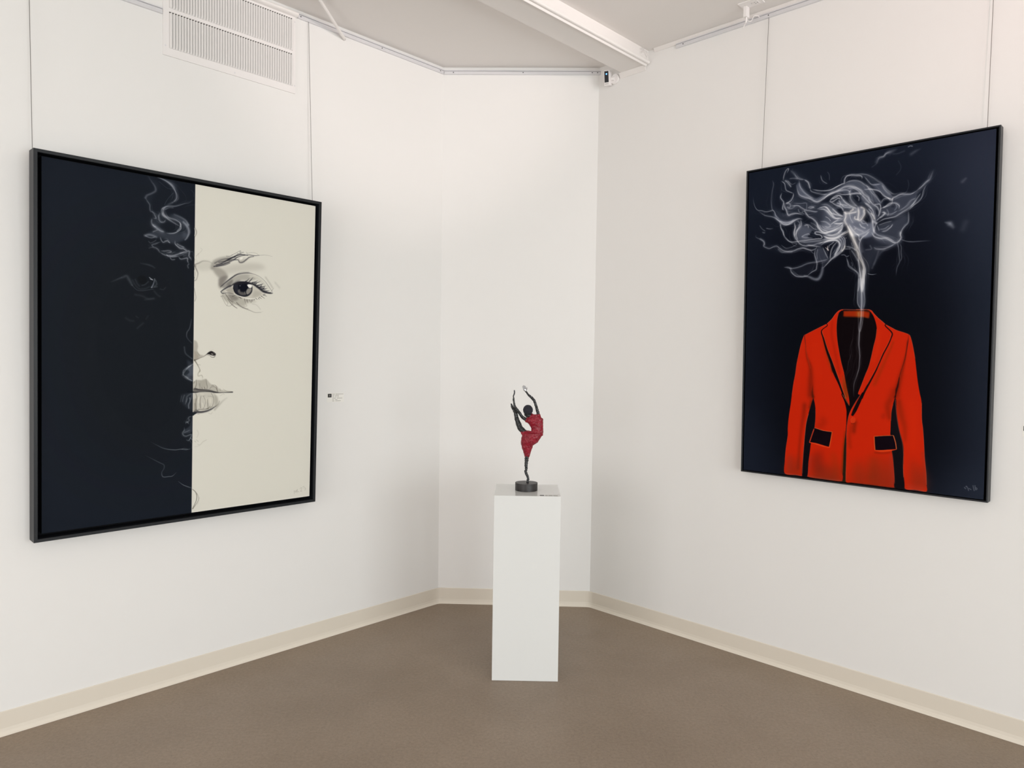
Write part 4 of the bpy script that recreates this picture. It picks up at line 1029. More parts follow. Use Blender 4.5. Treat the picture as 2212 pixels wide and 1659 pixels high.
['b',[[484,317],[463,318],[439,315]],[3.7],[.75],[196,202,214]],
['b',[[483,287],[462,276],[443,256],[431,242]],[4.4],[.65],[196,202,214]],
['b',[[391,228],[403,234],[418,252],[432,272],[444,288],[460,294],[485,295]],[4.1],[.75],[196,202,214]],
['b',[[404,246],[424,269],[438,285]],[2.2],[.6],[196,202,214]],
['b',[[433,311],[458,304],[482,300]],[3],[.5],[196,202,214]],
['b',[[480,324],[473,347],[460,362]],[4.4],[.55],[196,202,214]],
['b',[[657,378],[675,376],[693,363],[703,349]],[3.3],[.55],[196,202,214]],
['b',[[648,367],[669,366],[689,353]],[2.6],[.35],[196,202,214]],
['b',[[642,347],[669,341],[699,335]],[3.7],[.35],[196,202,214]],
['b',[[503,331],[516,362],[528,385]],[7.8],[.95],[232,228,222]],
['b',[[511,328],[527,354],[543,373],[562,389]],[4.4],[.65],[196,202,214]],
['b',[[558,330],[568,345],[587,356]],[3.3],[.7],[196,202,214]],
['b',[[530,338],[554,357],[578,371]],[5.6],[.4],[196,202,214]],
['b',[[535,374],[560,381],[588,372],[606,359]],[4.8],[.4],[196,202,214]],
['b',[[571,316],[586,329],[596,346]],[3],[.45],[196,202,214]],
['b',[[564,319],[572,331],[588,333]],[3.7],[.45],[196,202,214]],
['b',[[799,212],[817,197],[834,180],[846,171],[855,152],[864,128]],[3.6,4.4,5.8,7.6,6.7],[.6,.6,.5,.3,.06],[196,202,214]],
['b',[[770,291],[788,275],[808,260],[820,242],[827,214],[836,193]],[3.1],[.6,.5,.5,.3],[196,202,214]],
['b',[[774,280],[794,256],[815,226]],[2.2],[.45],[196,202,214]],
['b',[[725,294],[757,275],[777,253],[794,245]],[4.4],[.35],[196,202,214]],
['s',[[803,217],[823,198],[842,177]],[13.3],[.14],[196,202,214],1,0],
['s',[[626,54],[635,40],[656,34],[667,23],[688,18],[709,12]],[13.3,13.3,8.9,15.6,8.9],[.16,.22,.28,.3,.08],[196,202,214],1,0],
['b',[[631,48],[639,36],[656,34],[667,23],[684,19]],[3.1],[.15,.3,.4,.2],[196,202,214]],
['s',[[607,74],[625,63],[631,50]],[4.4],[.12],[196,202,214],1,0],
['s',[[697,31],[718,32],[742,26]],[6.7],[.1],[196,202,214],1,0],
['s',[[772,45],[788,36],[808,29]],[13.3,11.1,6.7],[.16,.16,.05],[196,202,214],1,0],
['s',[[759,10],[768,8],[775,11]],[4],[.45],[196,202,214],1,0],
['s',[[719,66],[730,91],[728,109],[712,128]],[3.6],[.1],[196,202,214],1,0],
['s',[[761,159],[765,182],[760,204],[752,214]],[2.7],[.12],[196,202,214],1,0],
['s',[[976,200],[987,189]],[13.3,8.9],[.16],[196,202,214],1,0],
['s',[[915,367],[933,375],[946,392]],[6.1,16.4,12.3],[.2,.5,.2],[196,202,214],1,0],
['s',[[983,405],[993,376]],[20.5],[.08],[196,202,214],1,0],
['b',[[735,386],[736,401],[740,415],[733,428],[723,436]],[6.3],[.7],[196,202,214]],
['b',[[504,336],[516,362],[528,393],[540,423],[550,456],[562,487],[574,513],[581,537],[583,561],[580,586],[577,620],[577,651]],[9.3,11.1,12.2,11.1,9.3,7.4,5.6,4.1],[.95,.95,.95,.9,.85,.8,.75],[232,228,222]],
['b',[[511,343],[532,385],[546,424],[556,453]],[4.4],[.6],[232,228,222]],
['b',[[555,490],[560,520],[566,560],[571,600],[574,651]],[3.7],[.85],[196,202,214]],
['b',[[577,390],[566,406],[560,425],[561,451],[566,473],[576,502],[586,534],[589,554],[586,587],[585,620],[581,651]],[3.3],[.65],[196,202,214]],
['b',[[602,371],[588,385],[575,394],[560,408]],[4.8],[.55],[196,202,214]],
['b',[[546,375],[556,388],[558,402],[562,410]],[2.6],[.55],[196,202,214]],
['b',[[614,378],[625,397],[647,408],[671,411],[691,421],[712,435],[726,436]],[4.4,5.6,5.2,4.4,5.6],[.8],[196,202,214]],
['b',[[619,367],[636,389],[661,401],[687,411],[716,432]],[3.3],[.55],[196,202,214]],
['b',[[623,447],[637,456],[663,459],[690,452],[716,439]],[3.7,6.3,6.3,7.4],[.3,.5,.6,.45],[196,202,214]],
['b',[[725,438],[730,462],[733,492],[736,523],[726,552],[723,587]],[2.6],[.5,.35,.3,.2],[196,202,214]],
['b',[[737,443],[742,459],[741,482],[744,505],[739,523]],[2.2],[.3],[196,202,214]],
['s',[[743,425],[764,434],[785,438],[804,439],[839,440],[861,441]],[3.3,4.1,4.1,3],[.3,.42,.3,.05],[196,202,214],1,0],
['s',[[645,469],[633,507],[620,544]],[7.4],[.15],[196,202,214],1,0],
['s',[[608,438],[614,454],[590,456]],[5.6],[.2],[196,202,214],1,0],
['s',[[672,462],[651,481],[628,526]],[9.3],[.1],[196,202,214],1,0],
['s',[[600,567],[611,572],[624,574],[639,572]],[2.2],[.3,.75,.7,.2],[196,202,214],1,0],
['b',[[476,470],[492,470],[503,479],[515,476]],[1.9],[.5],[196,202,214]],
['b',[[503,485],[510,506],[516,524],[532,539],[549,555],[559,571],[561,587]],[3,4.8,5.2,4.1],[.6],[196,202,214]],
['b',[[522,449],[541,477],[555,506]],[4.1],[.4],[196,202,214]],
['b',[[500,432],[518,436],[533,443],[545,456]],[3.7],[.65],[196,202,214]],
['b',[[493,443],[522,445]],[2.6],[.45],[196,202,214]],
['b',[[523,414],[527,428],[531,434]],[2.6],[.3],[196,202,214]],
['b',[[395,401],[419,395],[447,396],[463,406],[471,425],[464,444],[452,463],[443,474]],[4.1],[.75],[196,202,214]],
['b',[[395,372],[419,383],[450,384],[474,373],[504,356]],[5.9],[.8],[196,202,214]],
['b',[[482,382],[492,395],[494,419],[489,442],[472,461],[447,479],[431,489],[398,523]],[3.7],[.65],[196,202,214]],
['b',[[464,388],[478,405],[481,430],[474,449]],[3],[.55],[196,202,214]],
['b',[[474,383],[486,400],[489,426]],[2.6],[.5],[196,202,214]],
['b',[[494,427],[491,438],[479,453]],[5.6],[.85],[232,228,222]],
['b',[[394,354],[418,353],[446,346],[473,333],[486,318]],[3.3],[.65],[196,202,214]],
['b',[[403,367],[434,371],[460,363],[479,345],[484,326]],[2.6],[.6],[196,202,214]],
['b',[[478,373],[493,369],[508,361]],[4.4],[.7],[232,228,222]],
['b',[[561,587],[563,619],[559,650]],[3],[.5],[196,202,214]],
['b',[[525,507],[531,520],[529,529]],[2.6],[.25],[196,202,214]],
['s',[[498,390],[499,392]],[1.5],[.9],[235,232,230],0,0],
['s',[[537,353],[540,352]],[2.6],[.9],[235,232,230],0,0],
['f',[[484,737],[472,752],[466,783],[465,825],[469,874],[477,922],[490,984],[505,1038],[517,1100],[531,1158],[533,1192],[524,1234],[530,1246],[557,1179],[572,1134],[587,1089],[602,1044],[616,1005],[626,960],[635,911],[644,867],[647,829],[642,799],[631,768],[617,746]],1,[12,5,8],1.04,0,1],
['f',[[310,851],[306,858],[297,884],[289,916],[280,964],[273,1005],[268,1050],[260,1094],[253,1154],[249,1195],[240,1265],[236,1322],[236,1369],[228,1433],[224,1497],[226,1560],[284,1561],[312,1562],[316,1549],[316,1502],[318,1449],[321,1393],[324,1346],[329,1293],[339,1246],[353,1190],[361,1162],[358,1120],[351,1062],[338,1010],[325,960],[316,910],[311,858]],1,[196,36,8],.52,0,1],
['f',[[312,852],[363,826],[416,800],[419,809],[393,833],[398,859],[416,931],[441,1002],[458,1048],[482,1098],[502,1149],[496,1143],[511,1178],[521,1219],[523,1255],[521,1291],[519,1330],[516,1375],[515,1420],[512,1480],[510,1525],[508,1562],[425,1563],[339,1560],[342,1515],[348,1452],[353,1405],[363,1355],[371,1308],[374,1265],[373,1222],[368,1189],[361,1159],[358,1120],[351,1062],[338,1010],[325,960],[316,910]],1,[196,36,8],.52,0,1],
['f',[[420,797],[441,777],[457,753],[473,737],[492,732],[492,736],[484,738],[472,752],[466,783],[465,825],[469,874],[477,922],[490,984],[505,1038],[517,1100],[531,1158],[533,1192],[517,1166],[502,1140],[493,1098],[472,1042],[448,979],[425,922],[409,873],[396,834],[421,810]],1,[196,36,8],.52,0,1],
['f',[[599,736],[620,740],[633,756],[652,777],[670,794],[684,808],[687,809],[711,823],[733,836],[761,846],[780,854],[782,860],[780,890],[775,930],[769,970],[760,1005],[749,1048],[743,1089],[734,1143],[738,1130],[732,1154],[726,1178],[720,1214],[719,1253],[719,1294],[719,1324],[727,1395],[732,1431],[738,1484],[743,1543],[743,1562],[641,1563],[554,1564],[527,1563],[526,1463],[525,1374],[523,1314],[527,1275],[533,1239],[543,1212],[562,1176],[581,1142],[572,1134],[587,1089],[602,1044],[616,1005],[626,960],[635,911],[644,867],[647,829],[642,799],[631,768],[616,746]],1,[196,36,8],.52,0,1],
['f',[[782,859],[786,858],[792,871],[801,906],[812,964],[818,1009],[827,1075],[839,1138],[837,1125],[844,1165],[847,1238],[853,1284],[859,1353],[863,1411],[871,1482],[874,1531],[874,1562],[832,1561],[787,1561],[779,1509],[776,1450],[776,1405],[771,1355],[759,1309],[747,1254],[740,1201],[736,1156],[739,1133],[747,1064],[760,1010],[771,970],[777,930],[782,890]],1,[196,36,8],.52,0,1],
['s',[[315,905],[325,960],[344,1018],[346,1091],[348,1167]],[2.6,13,23.4,28.5],[.5,.55,.6,.7],[112,24,6],0,0],
['s',[[444,782],[442,848],[455,911],[470,979],[486,1044]],[10.4,13,10.4],[.35],[150,26,6],0,0],
['s',[[499,1044],[509,1092],[521,1159]],[7.8,15.6,15.6],[.2,.7,.8],[120,58,14],0,0],
['s',[[396,847],[413,916],[435,988],[455,1039]],[7.8,13,13],[.3,.5,.4],[140,52,14],0,0],
['s',[[364,887],[372,974],[385,1061]],[36.3],[.15],[214,44,8],0,0],
['s',[[291,975],[284,1064],[280,1153]],[23.4],[.2],[206,42,14],0,0],
['s',[[778,876],[775,930],[767,983],[756,1037],[743,1105],[737,1148]],[3.6,6.7,13,20.8,28.5],[.6,.6,.6,.65,.6],[110,26,6],0,0],
['s',[[722,884],[704,933],[685,982],[666,1031],[642,1095]],[7.8,13,15.6],[.45],[140,44,8],0,0],
['s',[[656,834],[653,916],[637,985]],[15.6],[.25],[210,52,14],0,0],
['s',[[731,1105],[719,1149]],[31.1],[.4],[130,28,6],0,0],
['s',[[319,1192],[315,1254],[304,1332],[297,1426],[293,1536]],[21.8,19,16.3,13.6,16.3],[.6,.5,.35,.4,.45],[116,26,8],0,0],
['s',[[356,1174],[345,1221]],[16.3],[.6],[90,30,8],0,0],
['s',[[406,1257],[412,1287],[386,1307]],[32.6],[.3],[130,26,6],0,0],
['s',[[404,1425],[387,1479],[407,1547]],[40.8,54.4,59.8],[.35,.4,.45],[112,24,14],0,0],
['s',[[463,1425],[476,1499],[475,1560]],[32.6,38.1,38.1],[.3],[150,50,12],0,0],
['s',[[515,1315],[513,1405],[511,1525]],[5.4,10.9,13.6],[.3,.6,.6],[90,44,6],0,0],
['s',[[545,1283],[538,1343],[543,1402]],[16.3],[.3],[124,30,4],0,0],
['s',[[356,1451],[346,1554]],[16.3],[.35],[170,52,44],0,0],
['s',[[251,1462],[246,1557]],[24.5],[.3],[176,52,40],0,0],
['s',[[352,1557],[425,1561],[504,1560]],[10.9],[.4],[176,60,44],0,0],
['s',[[719,1145],[704,1188],[714,1253]],[22.7,25.6,17.1],[.5],[122,28,4],0,0],
['s',[[749,1150],[759,1214],[777,1278],[782,1348]],[19.9,25.6,19.9,11.4],[.6,.5,.4,.3],[124,32,6],0,0],
['s',[[805,1153],[814,1269],[814,1386]],[34.1],[.25],[216,44,6],0,0],
['s',[[652,1421],[648,1495],[641,1557]],[51.2],[.4],[140,46,14],0,0],
['s',[[721,1411],[731,1485],[736,1556]],[11.4,17.1,19.9],[.4],[170,54,46],0,0],
['s',[[792,1548],[832,1552],[871,1552]],[22.7],[.35],[186,66,52],0,0],
['s',[[854,1383],[864,1469],[868,1541]],[14.2],[.35],[150,50,36],0,0],
['s',[[581,1472],[571,1550]],[45.5],[.25],[170,48,10],0,0],
['s',[[564,1264],[559,1295],[557,1326]],[17.1],[.45],[90,26,6],0,0],
['s',[[688,1225],[683,1243]],[17.1],[.3],[130,26,8],0,0],
['s',[[386,1442],[402,1614]],[49.2,73.8,82],[.12,.38,.5],[112,44,26],0,0],
['s',[[432,1483],[447,1630]],[49.2,73.8,82],[.12,.38,.5],[112,44,26],0,0],
['s',[[476,1478],[482,1625]],[49.2,73.8,82],[.12,.38,.5],[112,44,26],0,0],
['s',[[583,1444],[593,1610]],[49.2,73.8,82],[.12,.38,.5],[112,44,26],0,0],
['s',[[655,1436],[667,1599]],[49.2,73.8,82],[.12,.38,.5],[112,44,26],0,0],
['s',[[705,1409],[723,1591]],[49.2,73.8,82],[.12,.38,.5],[112,44,26],0,0],
['s',[[254,1456],[252,1570]],[32.8,49.2,53.3],[.1,.3,.42],[112,44,26],0,0],
['s',[[292,1452],[290,1575]],[32.8,49.2,53.3],[.1,.3,.42],[112,44,26],0,0],
['s',[[816,1419],[831,1554]],[32.8,49.2,53.3],[.1,.3,.42],[112,44,26],0,0],
['s',[[850,1436],[861,1557]],[32.8,49.2,53.3],[.1,.3,.42],[112,44,26],0,0],
['s',[[418,800],[419,809],[393,833],[402,870],[419,925],[441,982],[465,1039],[487,1095],[509,1154]],[2.6,3.1,3.6,6.2,7.8,8.8,7.8],[.95],[12,5,8],0,1],
['s',[[442,999],[454,1028],[467,1050]],[2.6,10.4,2.6],[.9],[12,5,8],0,0],
['s',[[310,855],[315,887],[319,916]],[2.6,3.1,1.6],[.7],[60,12,8],0,0],
['s',[[358,1097],[356,1138],[361,1167]],[1,7.8,13],[.2,.7,.9],[60,20,6],0,0],
['s',[[499,1140],[516,1172],[529,1198],[527,1225],[525,1255],[523,1291],[523,1329]],[7.1,10.9,12.5,10.9,6.5,3.3,1.6],[.95],[12,5,8],0,1],
['s',[[519,1351],[517,1404],[517,1464],[519,1524],[518,1566]],[4.4,7.1,9.2,12,15.2],[.9],[34,28,14],0,1],
['s',[[685,806],[685,816],[713,848],[709,873],[698,903],[679,944],[662,987],[648,1023],[631,1060],[616,1091],[599,1127],[589,1153]],[4.7,4.7,5.7,5.2,5.2,5.7,5.7,6.7,7.8,8.8,9.3,10.4],[.95],[24,8,8],0,1],
['s',[[750,1048],[744,1089],[739,1110],[736,1132],[733,1148]],[1.6,6.7,7.8,2.6,8.8],[.9],[30,8,8],0,0],
['s',[[594,1133],[576,1174],[560,1212],[549,1237]],[11.4,15.9,17.1,11.4],[.96],[12,5,8],0,1],
['f',[[732,1151],[739,1156],[743,1215],[756,1291],[774,1361],[777,1420],[777,1479],[783,1562],[744,1563],[741,1513],[732,1425],[727,1395],[745,1382],[732,1320],[720,1318],[720,1247],[722,1202]],1,[16,13,18],.6,0,1],
['f',[[360,1168],[368,1189],[373,1222],[374,1265],[371,1308],[360,1352],[348,1387],[353,1405],[345,1483],[340,1560],[315,1560],[316,1486],[320,1408],[324,1346],[330,1293],[342,1243]],1,[13,10,16],.5,0,1],
['s',[[420,798],[441,777],[457,754],[473,738],[492,732],[543,735],[611,737]],[2.3],[.75],[206,92,66],0,1],
['s',[[312,852],[363,826],[417,801]],[1.8],[.7],[206,92,66],0,1],
['s',[[310,852],[300,878],[291,913],[280,964],[273,1005],[268,1050],[253,1154]],[1.6],[.5],[206,92,66],0,0],
['s',[[472,752],[466,783],[465,825],[469,874],[477,922],[490,984],[505,1038]],[1.8],[.55],[206,92,66],0,0],
['s',[[396,834],[409,873],[425,922],[448,979],[472,1042],[493,1098],[516,1159]],[2.1],[.5,.6,.8],[214,108,66],0,0],
['s',[[313,858],[317,910],[327,960],[344,1018]],[1.6],[.45],[206,92,66],0,0],
['s',[[554,734],[602,736],[620,741],[633,757],[652,778],[670,794],[683,807]],[2.3],[.7],[206,92,66],0,1],
['s',[[687,810],[711,824],[733,836],[761,846],[780,854],[786,858],[792,871],[801,906],[812,964]],[1.8],[.65],[206,92,66],0,0],
['s',[[647,829],[644,867],[635,911],[626,960],[616,1005],[602,1044],[587,1089],[572,1134]],[1.8],[.6],[206,92,66],0,0],
['s',[[709,849],[706,873],[695,900],[676,941],[660,985],[645,1021],[628,1057],[613,1088]],[1.6],[.5],[206,92,66],0,0],
['s',[[581,1142],[559,1179],[542,1214],[532,1242],[525,1279],[523,1320],[524,1374],[525,1463],[526,1562]],[2.2],[.6],[206,92,66],0,0],
['s',[[339,1246],[329,1293],[324,1346],[321,1393],[318,1449],[316,1502],[316,1549]],[2.2],[.7,.7,.5],[214,110,80],0,0],
['s',[[373,1222],[374,1265],[371,1308]],[1.6],[.5],[206,92,66],0,0],
['s',[[502,1143],[517,1168],[533,1193]],[2.7],[.7],[200,110,60],0,0],
['s',[[226,1560],[284,1561],[312,1562]],[2.7],[.4],[190,110,110],0,0],
['s',[[339,1560],[425,1563],[508,1562]],[2.2],[.35],[190,110,100],0,0],
['s',[[226,1497],[228,1433],[236,1369]],[1.6],[.4],[206,92,66],0,0],
['s',[[736,1156],[740,1201],[747,1254],[759,1309],[771,1355],[776,1405],[776,1450],[779,1509]],[2.3],[.6],[206,92,66],0,0],
['s',[[844,1165],[847,1238],[853,1284],[859,1353],[863,1411],[871,1482],[874,1531]],[2],[.55],[206,92,66],0,0],
['s',[[726,1178],[720,1214],[719,1253]],[2],[.5],[206,92,66],0,0],
['s',[[728,1398],[733,1431],[738,1484],[743,1543]],[2],[.5],[206,92,66],0,0],
['s',[[787,1562],[832,1561],[874,1562]],[2.3],[.4],[190,110,100],0,0],
['f',[[371,1314],[413,1325],[456,1328],[450,1363],[443,1401],[397,1396],[351,1388],[360,1352]],1,[14,5,12],.5,0,0],
['s',[[372,1314],[413,1324],[455,1327]],[2.4],[.85],[206,110,66],0,1],
['s',[[456,1329],[451,1366],[445,1404]],[4.4],[.85],[204,84,34],0,1],
['s',[[348,1389],[379,1393],[412,1400],[442,1406]],[3.8,7.6,8.2,3.8],[.95],[216,62,26],0,1],
['s',[[368,1322],[358,1355],[349,1385]],[4.4],[.9],[200,58,34],0,1],
['s',[[371,1311],[359,1340],[345,1388]],[1.4],[.5],[200,100,60],0,0],
['f',[[650,1334],[691,1325],[731,1322],[739,1349],[745,1383],[701,1392],[654,1397]],1,[15,5,14],.6,0,0],
['s',[[649,1332],[691,1326],[731,1321]],[2.8],[.8],[190,100,56],0,1],
['s',[[649,1336],[651,1367],[654,1395]],[4],[.85],[206,96,50],0,1],
['s',[[732,1323],[741,1352],[746,1382]],[4],[.9],[210,100,56],0,1],
['s',[[654,1398],[679,1399],[709,1394],[745,1385]],[3.4,8.5,9.7,2.8],[.95],[212,62,22],0,1],
['s',[[651,1409],[688,1408],[721,1401]],[8.5],[.4],[110,26,6],0,0],
['f',[[542,1265],[546,1252],[556,1248],[564,1255],[562,1270],[554,1278],[545,1277]],1,[204,52,18],1.1,0,1],
['s',[[544,1274],[542,1260],[550,1250]],[1.6],[.6],[206,92,66],0,0],
['s',[[545,1280],[558,1279]],[4.4],[.5],[90,18,4],0,0],
['f',[[495,739],[543,740],[611,743],[614,755],[612,774],[576,770],[494,765]],.9,[168,44,8],2.6,0,0],
['s',[[562,747],[568,766]],[18.2],[.6],[160,100,30],0,0],
['s',[[593,739],[612,746]],[10.4],[.7],[50,18,8],0,0],
['s',[[492,741],[491,763]],[7.8],[.6],[12,5,8],0,0],
['s',[[594,770],[612,776]],[7.8],[.5],[150,64,30],0,0],
['s',[[501,767],[570,771]],[3.6],[.5],[120,44,10],0,0],
['b',[[562,541],[570,597],[575,652],[577,719],[577,748],[575,793],[571,837],[569,874],[570,911],[574,948],[574,1004],[564,1049],[553,1087],[551,1120],[553,1150]],[9,7.6,5.5,5.5,4.8,4.8,4.2,3.5,2.8,2.4,2.4],[.75,.75,.7,.75,.75,.7,.6,.5,.4,.3,.25],[196,202,214]],
['b',[[580,542],[579,597],[578,653]],[9.7],[.75],[196,202,214]],
['b',[[559,578],[558,651],[559,703],[574,733]],[3.1],[.5],[196,202,214]],
['b',[[588,543],[585,616],[590,690],[586,734]],[6.2],[.42],[196,202,214]],
['s',[[586,741],[583,793],[574,837]],[5.5],[.25],[196,202,214],1,0],
['s',[[563,748],[565,807],[569,837]],[3.5],[.2],[196,202,214],1,0],
['f',[[560,585],[558,651],[559,703],[574,733],[586,734],[590,690],[585,598]],.3,[150,158,178],2.1,1,1],
['s',[[1021,1523],[1024,1528],[1027,1528]],[2.5],[.75],[112,118,130],0,0],
['s',[[1027,1521],[1028,1517],[1033,1523],[1037,1535]],[2.5],[.75],[112,118,130],0,0],
['s',[[1038,1526],[1041,1527],[1046,1530]],[2.5],[.75],[112,118,130],0,0],
['s',[[1053,1511],[1055,1523],[1058,1533]],[2.5],[.75],[112,118,130],0,0],
['s',[[1060,1510],[1061,1520],[1062,1527],[1065,1528],[1068,1523],[1065,1519],[1062,1522]],[2.5],[.75],[112,118,130],0,0]]

def canvas_material(name, img, rough, spec):
    m = bpy.data.materials.new(name); m.use_nodes = True
    nt = m.node_tree; b = nt.nodes['Principled BSDF']
    tx = nt.nodes.new('ShaderNodeTexImage'); tx.image = img; tx.interpolation = 'Cubic'; tx.extension = 'EXTEND'
    nt.links.new(tx.outputs['Color'], b.inputs['Base Color'])
    b.inputs['Roughness'].default_value = rough; b.inputs['Specular IOR Level'].default_value = spec
    tc = nt.nodes.new('ShaderNodeTexCoord'); n = nt.nodes.new('ShaderNodeTexNoise'); n.inputs['Scale'].default_value = 420
    bp = nt.nodes.new('ShaderNodeBump'); bp.inputs['Strength'].default_value = .12; bp.inputs['Distance'].default_value = .001
    nt.links.new(tc.outputs['Object'], n.inputs['Vector']); nt.links.new(n.outputs['Fac'], bp.inputs['Height']); nt.links.new(bp.outputs['Normal'], b.inputs['Normal'])
    return m

def V(*a): return Vector(a)
pf = Paint(1249.0, 1562.5); pf.run(FACE_STROKES)
painting('framed_painting', V(-1.98010, 2.94705, .80337), V(.69734, .71674, -.00092), V(.02262, -.02073, .99953), V(.71638, -.69703, -.03067),
         1.30975, 1.62046, .0145, .0715, .013, (.0305, 1.2795), (.0325, 1.5950),
         'large painting of a half black half white face on left wall', canvas_material('face_painting', pf.image('face_painting'), .5, .03))
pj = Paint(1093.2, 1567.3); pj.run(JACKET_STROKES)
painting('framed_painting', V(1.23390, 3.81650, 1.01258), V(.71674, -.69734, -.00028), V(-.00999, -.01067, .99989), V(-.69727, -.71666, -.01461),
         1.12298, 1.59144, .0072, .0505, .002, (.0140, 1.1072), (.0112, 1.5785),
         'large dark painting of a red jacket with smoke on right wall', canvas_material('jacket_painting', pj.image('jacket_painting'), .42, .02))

# ------------------------------------------------------------------ wall labels (printed clear stickers)
def wall_label(F, n, s_black, dirs, zt, label):
    """black square, then six short lines of print; dirs = +1/-1 direction of reading along s."""
    t = thing('wall_label', F(s_black, 0, zt - .025), label, 'label', 'printed wall labels')
    d = dirs
    def q(a, b): return (min(s_black + d * a, s_black + d * b), max(s_black + d * a, s_black + d * b))
    bm = bmesh.new(); a, b = q(-.004, .103); fbox(bm, F, a, b, .0002, .0006, zt - .047, zt + .004); link('sticker', bm, M_LABEL, t)
    bm = bmesh.new(); a, b = q(0, .024); fbox(bm, F, a, b, .0005, .0009, zt - .0205, zt); link('black_square', bm, M_INK, t)
    bm = bmesh.new(); a, b = q(.0105, .0150); fbox(bm, F, a, b, .0009, .0010, zt - .0145, zt - .0055); link('emblem', bm, M_GREYINK, t)
    rows = [((0, .016), (.021, .071)), ((0, .012), (.018, .042)), ((0, .011), (.018, .028), (.032, .042)), ((0, .023), (.030, .066)), ((0, .010), (.017, .032)), ((0, .013), (.020, .056))]
    bm = bmesh.new()
    for i, words in enumerate(rows):
        z = zt - .001 - i * .0077
        for w0, w1 in words:
            x = w0
            while x < w1 - .001:
                a, b = q(.0295 + x, .0295 + min(x + .0022, w1)); fbox(bm, F, a, b, .0005, .0007, z - .0032, z); x += .0032
    link('print', bm, M_GREYINK, t)
    return t
wall_label(L, N1, .8226, -1, 1.3865, 'small printed label beside the black and white face painting')
wall_label(R, N2, 2.2733, 1, 1.3475, 'printed label cut by the frame edge right of red jacket painting')

# ------------------------------------------------------------------ pedestal
ang = math.atan2(3.4918 - 3.4958, .2484 + .0803)
PM = Matrix.Translation((.08405, 3.4938, 0)) @ Matrix.Rotation(ang, 4, 'Z')
PW, PD, PH = .3287, .330, .925
bm = bmesh.new()
box8(bm, [PM @ Vector(p) for p in ((-PW / 2, 0, .0005), (PW / 2, 0, .0005), (PW / 2, 0, PH), (-PW / 2, 0, PH), (-PW / 2, PD, .0005), (PW / 2, PD, .0005), (PW / 2, PD, PH), (-PW / 2, PD, PH))])
bevel(bm, .0016, 2)
ped = link('pedestal', bm, M_PED, base=(.08405, 3.66, 0)); tag(ped, 'tall glossy white box pedestal standing on the concrete floor', 'pedestal')

# little title card lying at the front edge of the pedestal top
t = thing('title_card', PM @ Vector((.105, .012, PH)), 'tiny title card lying at front edge of the white pedestal top', 'label', 'printed wall labels')
Fp = lambda s, o, z: PM @ Vector((s, o, PH + z))
bm = bmesh.new(); fbox(bm, Fp, .058, .160, .004, .034, .0002, .0005); link('sticker', bm, mat('clear_grey_sticker', (.66, .66, .65), .3), t)
bm = bmesh.new(); fbox(bm, Fp, .0605, .0820, .010, .030, .0005, .0008); link('black_square', bm, M_INK, t)
bm = bmesh.new()
for i in range(4):
    for x0, x1 in ((.088, .100), (.104, .124), (.128, .150)): fbox(bm, Fp, x0, x1, .008 + i * .0065, .011 + i * .0065, .0005, .0007)
link('print', bm, M_GREYINK, t)

# ------------------------------------------------------------------ security camera on the right wall, under the beam
cc = R(.105, .062, 3.335)
face_n = Vector((-.46, -.86, -.22)).normalized()
side = Vector((.88, -.47, .0)); side = (side - face_n * side.dot(face_n)).normalized(); side = (side + Z * -.03).normalized()
upc = side.cross(face_n) * -1 
if upc.z < 0: upc = -upc
def Cm(x, d, z): return cc + side * x + face_n * d + upc * z
t = thing('security_camera', R(.123, 0, 3.337), 'small white security camera with blue light under the ceiling beam', 'camera')
bm = bmesh.new(); fbox(bm, Cm, -.0175, .0175, -.046, 0, -.044, .044); bevel(bm, .004, 2); link('body', bm, M_WPLAST, t, smooth=False)
bm = bmesh.new(); fbox(bm, Cm, -.0135, .0135, -.001, .0012, -.026, .039); bevel(bm, .0008, 1); link('lens_panel', bm, M_BPLAST, t)
bm = bmesh.new(); disc(bm, Cm(0, .0010, .022), face_n, .0046, .0008, 16); link('status_light', bm, mat('blue_led', (.1, .3, .9), .3, emit=((.12, .38, 1.0), 2.2)), t)
bm = bmesh.new()
for i in range(4): fbox(bm, Cm, -.011 + i * .006, -.0065 + i * .006, -.0005, .0004, -.037, -.033)
link('print', bm, M_GREYINK, t)
bm = bmesh.new(); disc(bm, R(.128, .0006, 3.337), N2, .030, .014, 28); bevel(bm, .002, 2); link('mount', bm, M_WPLAST, t)
bm = bmesh.new(); tube(bm, [R(.128, .013, 3.337), Cm(.004, -.044, -.002)], .012, 14); link('stem', bm, M_WPLAST, t)

# ------------------------------------------------------------------ outlet plate and charger under the ceiling
def O(s, o, z): return R(s, o, CEIL - z)
t = thing('ceiling_outlet', O(1.077, .137, 0), 'white double outlet plate on the ceiling near the right wall', 'outlet')
bm = bmesh.new(); fbox(bm, O, 1.019, 1.134, .101, .173, .0003, .006); bevel(bm, .002, 2); link('plate', bm, M_WPLAST, t)
bm = bmesh.new(); fbox(bm, O, 1.086, 1.116, .117, .157, .006, .0085); bevel(bm, .001, 1); link('socket', bm, M_WPLAST, t)
bm = bmesh.new()
for dz in (.129, .143): fbox(bm, O, 1.094, 1.101, dz - .001, dz + .001, .0085, .0088)
disc(bm, O(1.109, .136, .0085), -Z, .0024, .0004, 10)
link('slots', bm, M_DARK, t)
bm = bmesh.new(); disc(bm, O(1.078, .137, .006), -Z, .0032, .001, 10); link('screw', bm, M_ALU, t)
t = thing('plug_adapter', O(1.046, .122, .0), 'white plug adapter hanging from the ceiling outlet with cord', 'charger')
bm = bmesh.new(); fbox(bm, O, 1.034, 1.0525, .105, .138, .0062, .060); bevel(bm, .002, 2); link('body', bm, M_WPLAST, t)
bm = bmesh.new()
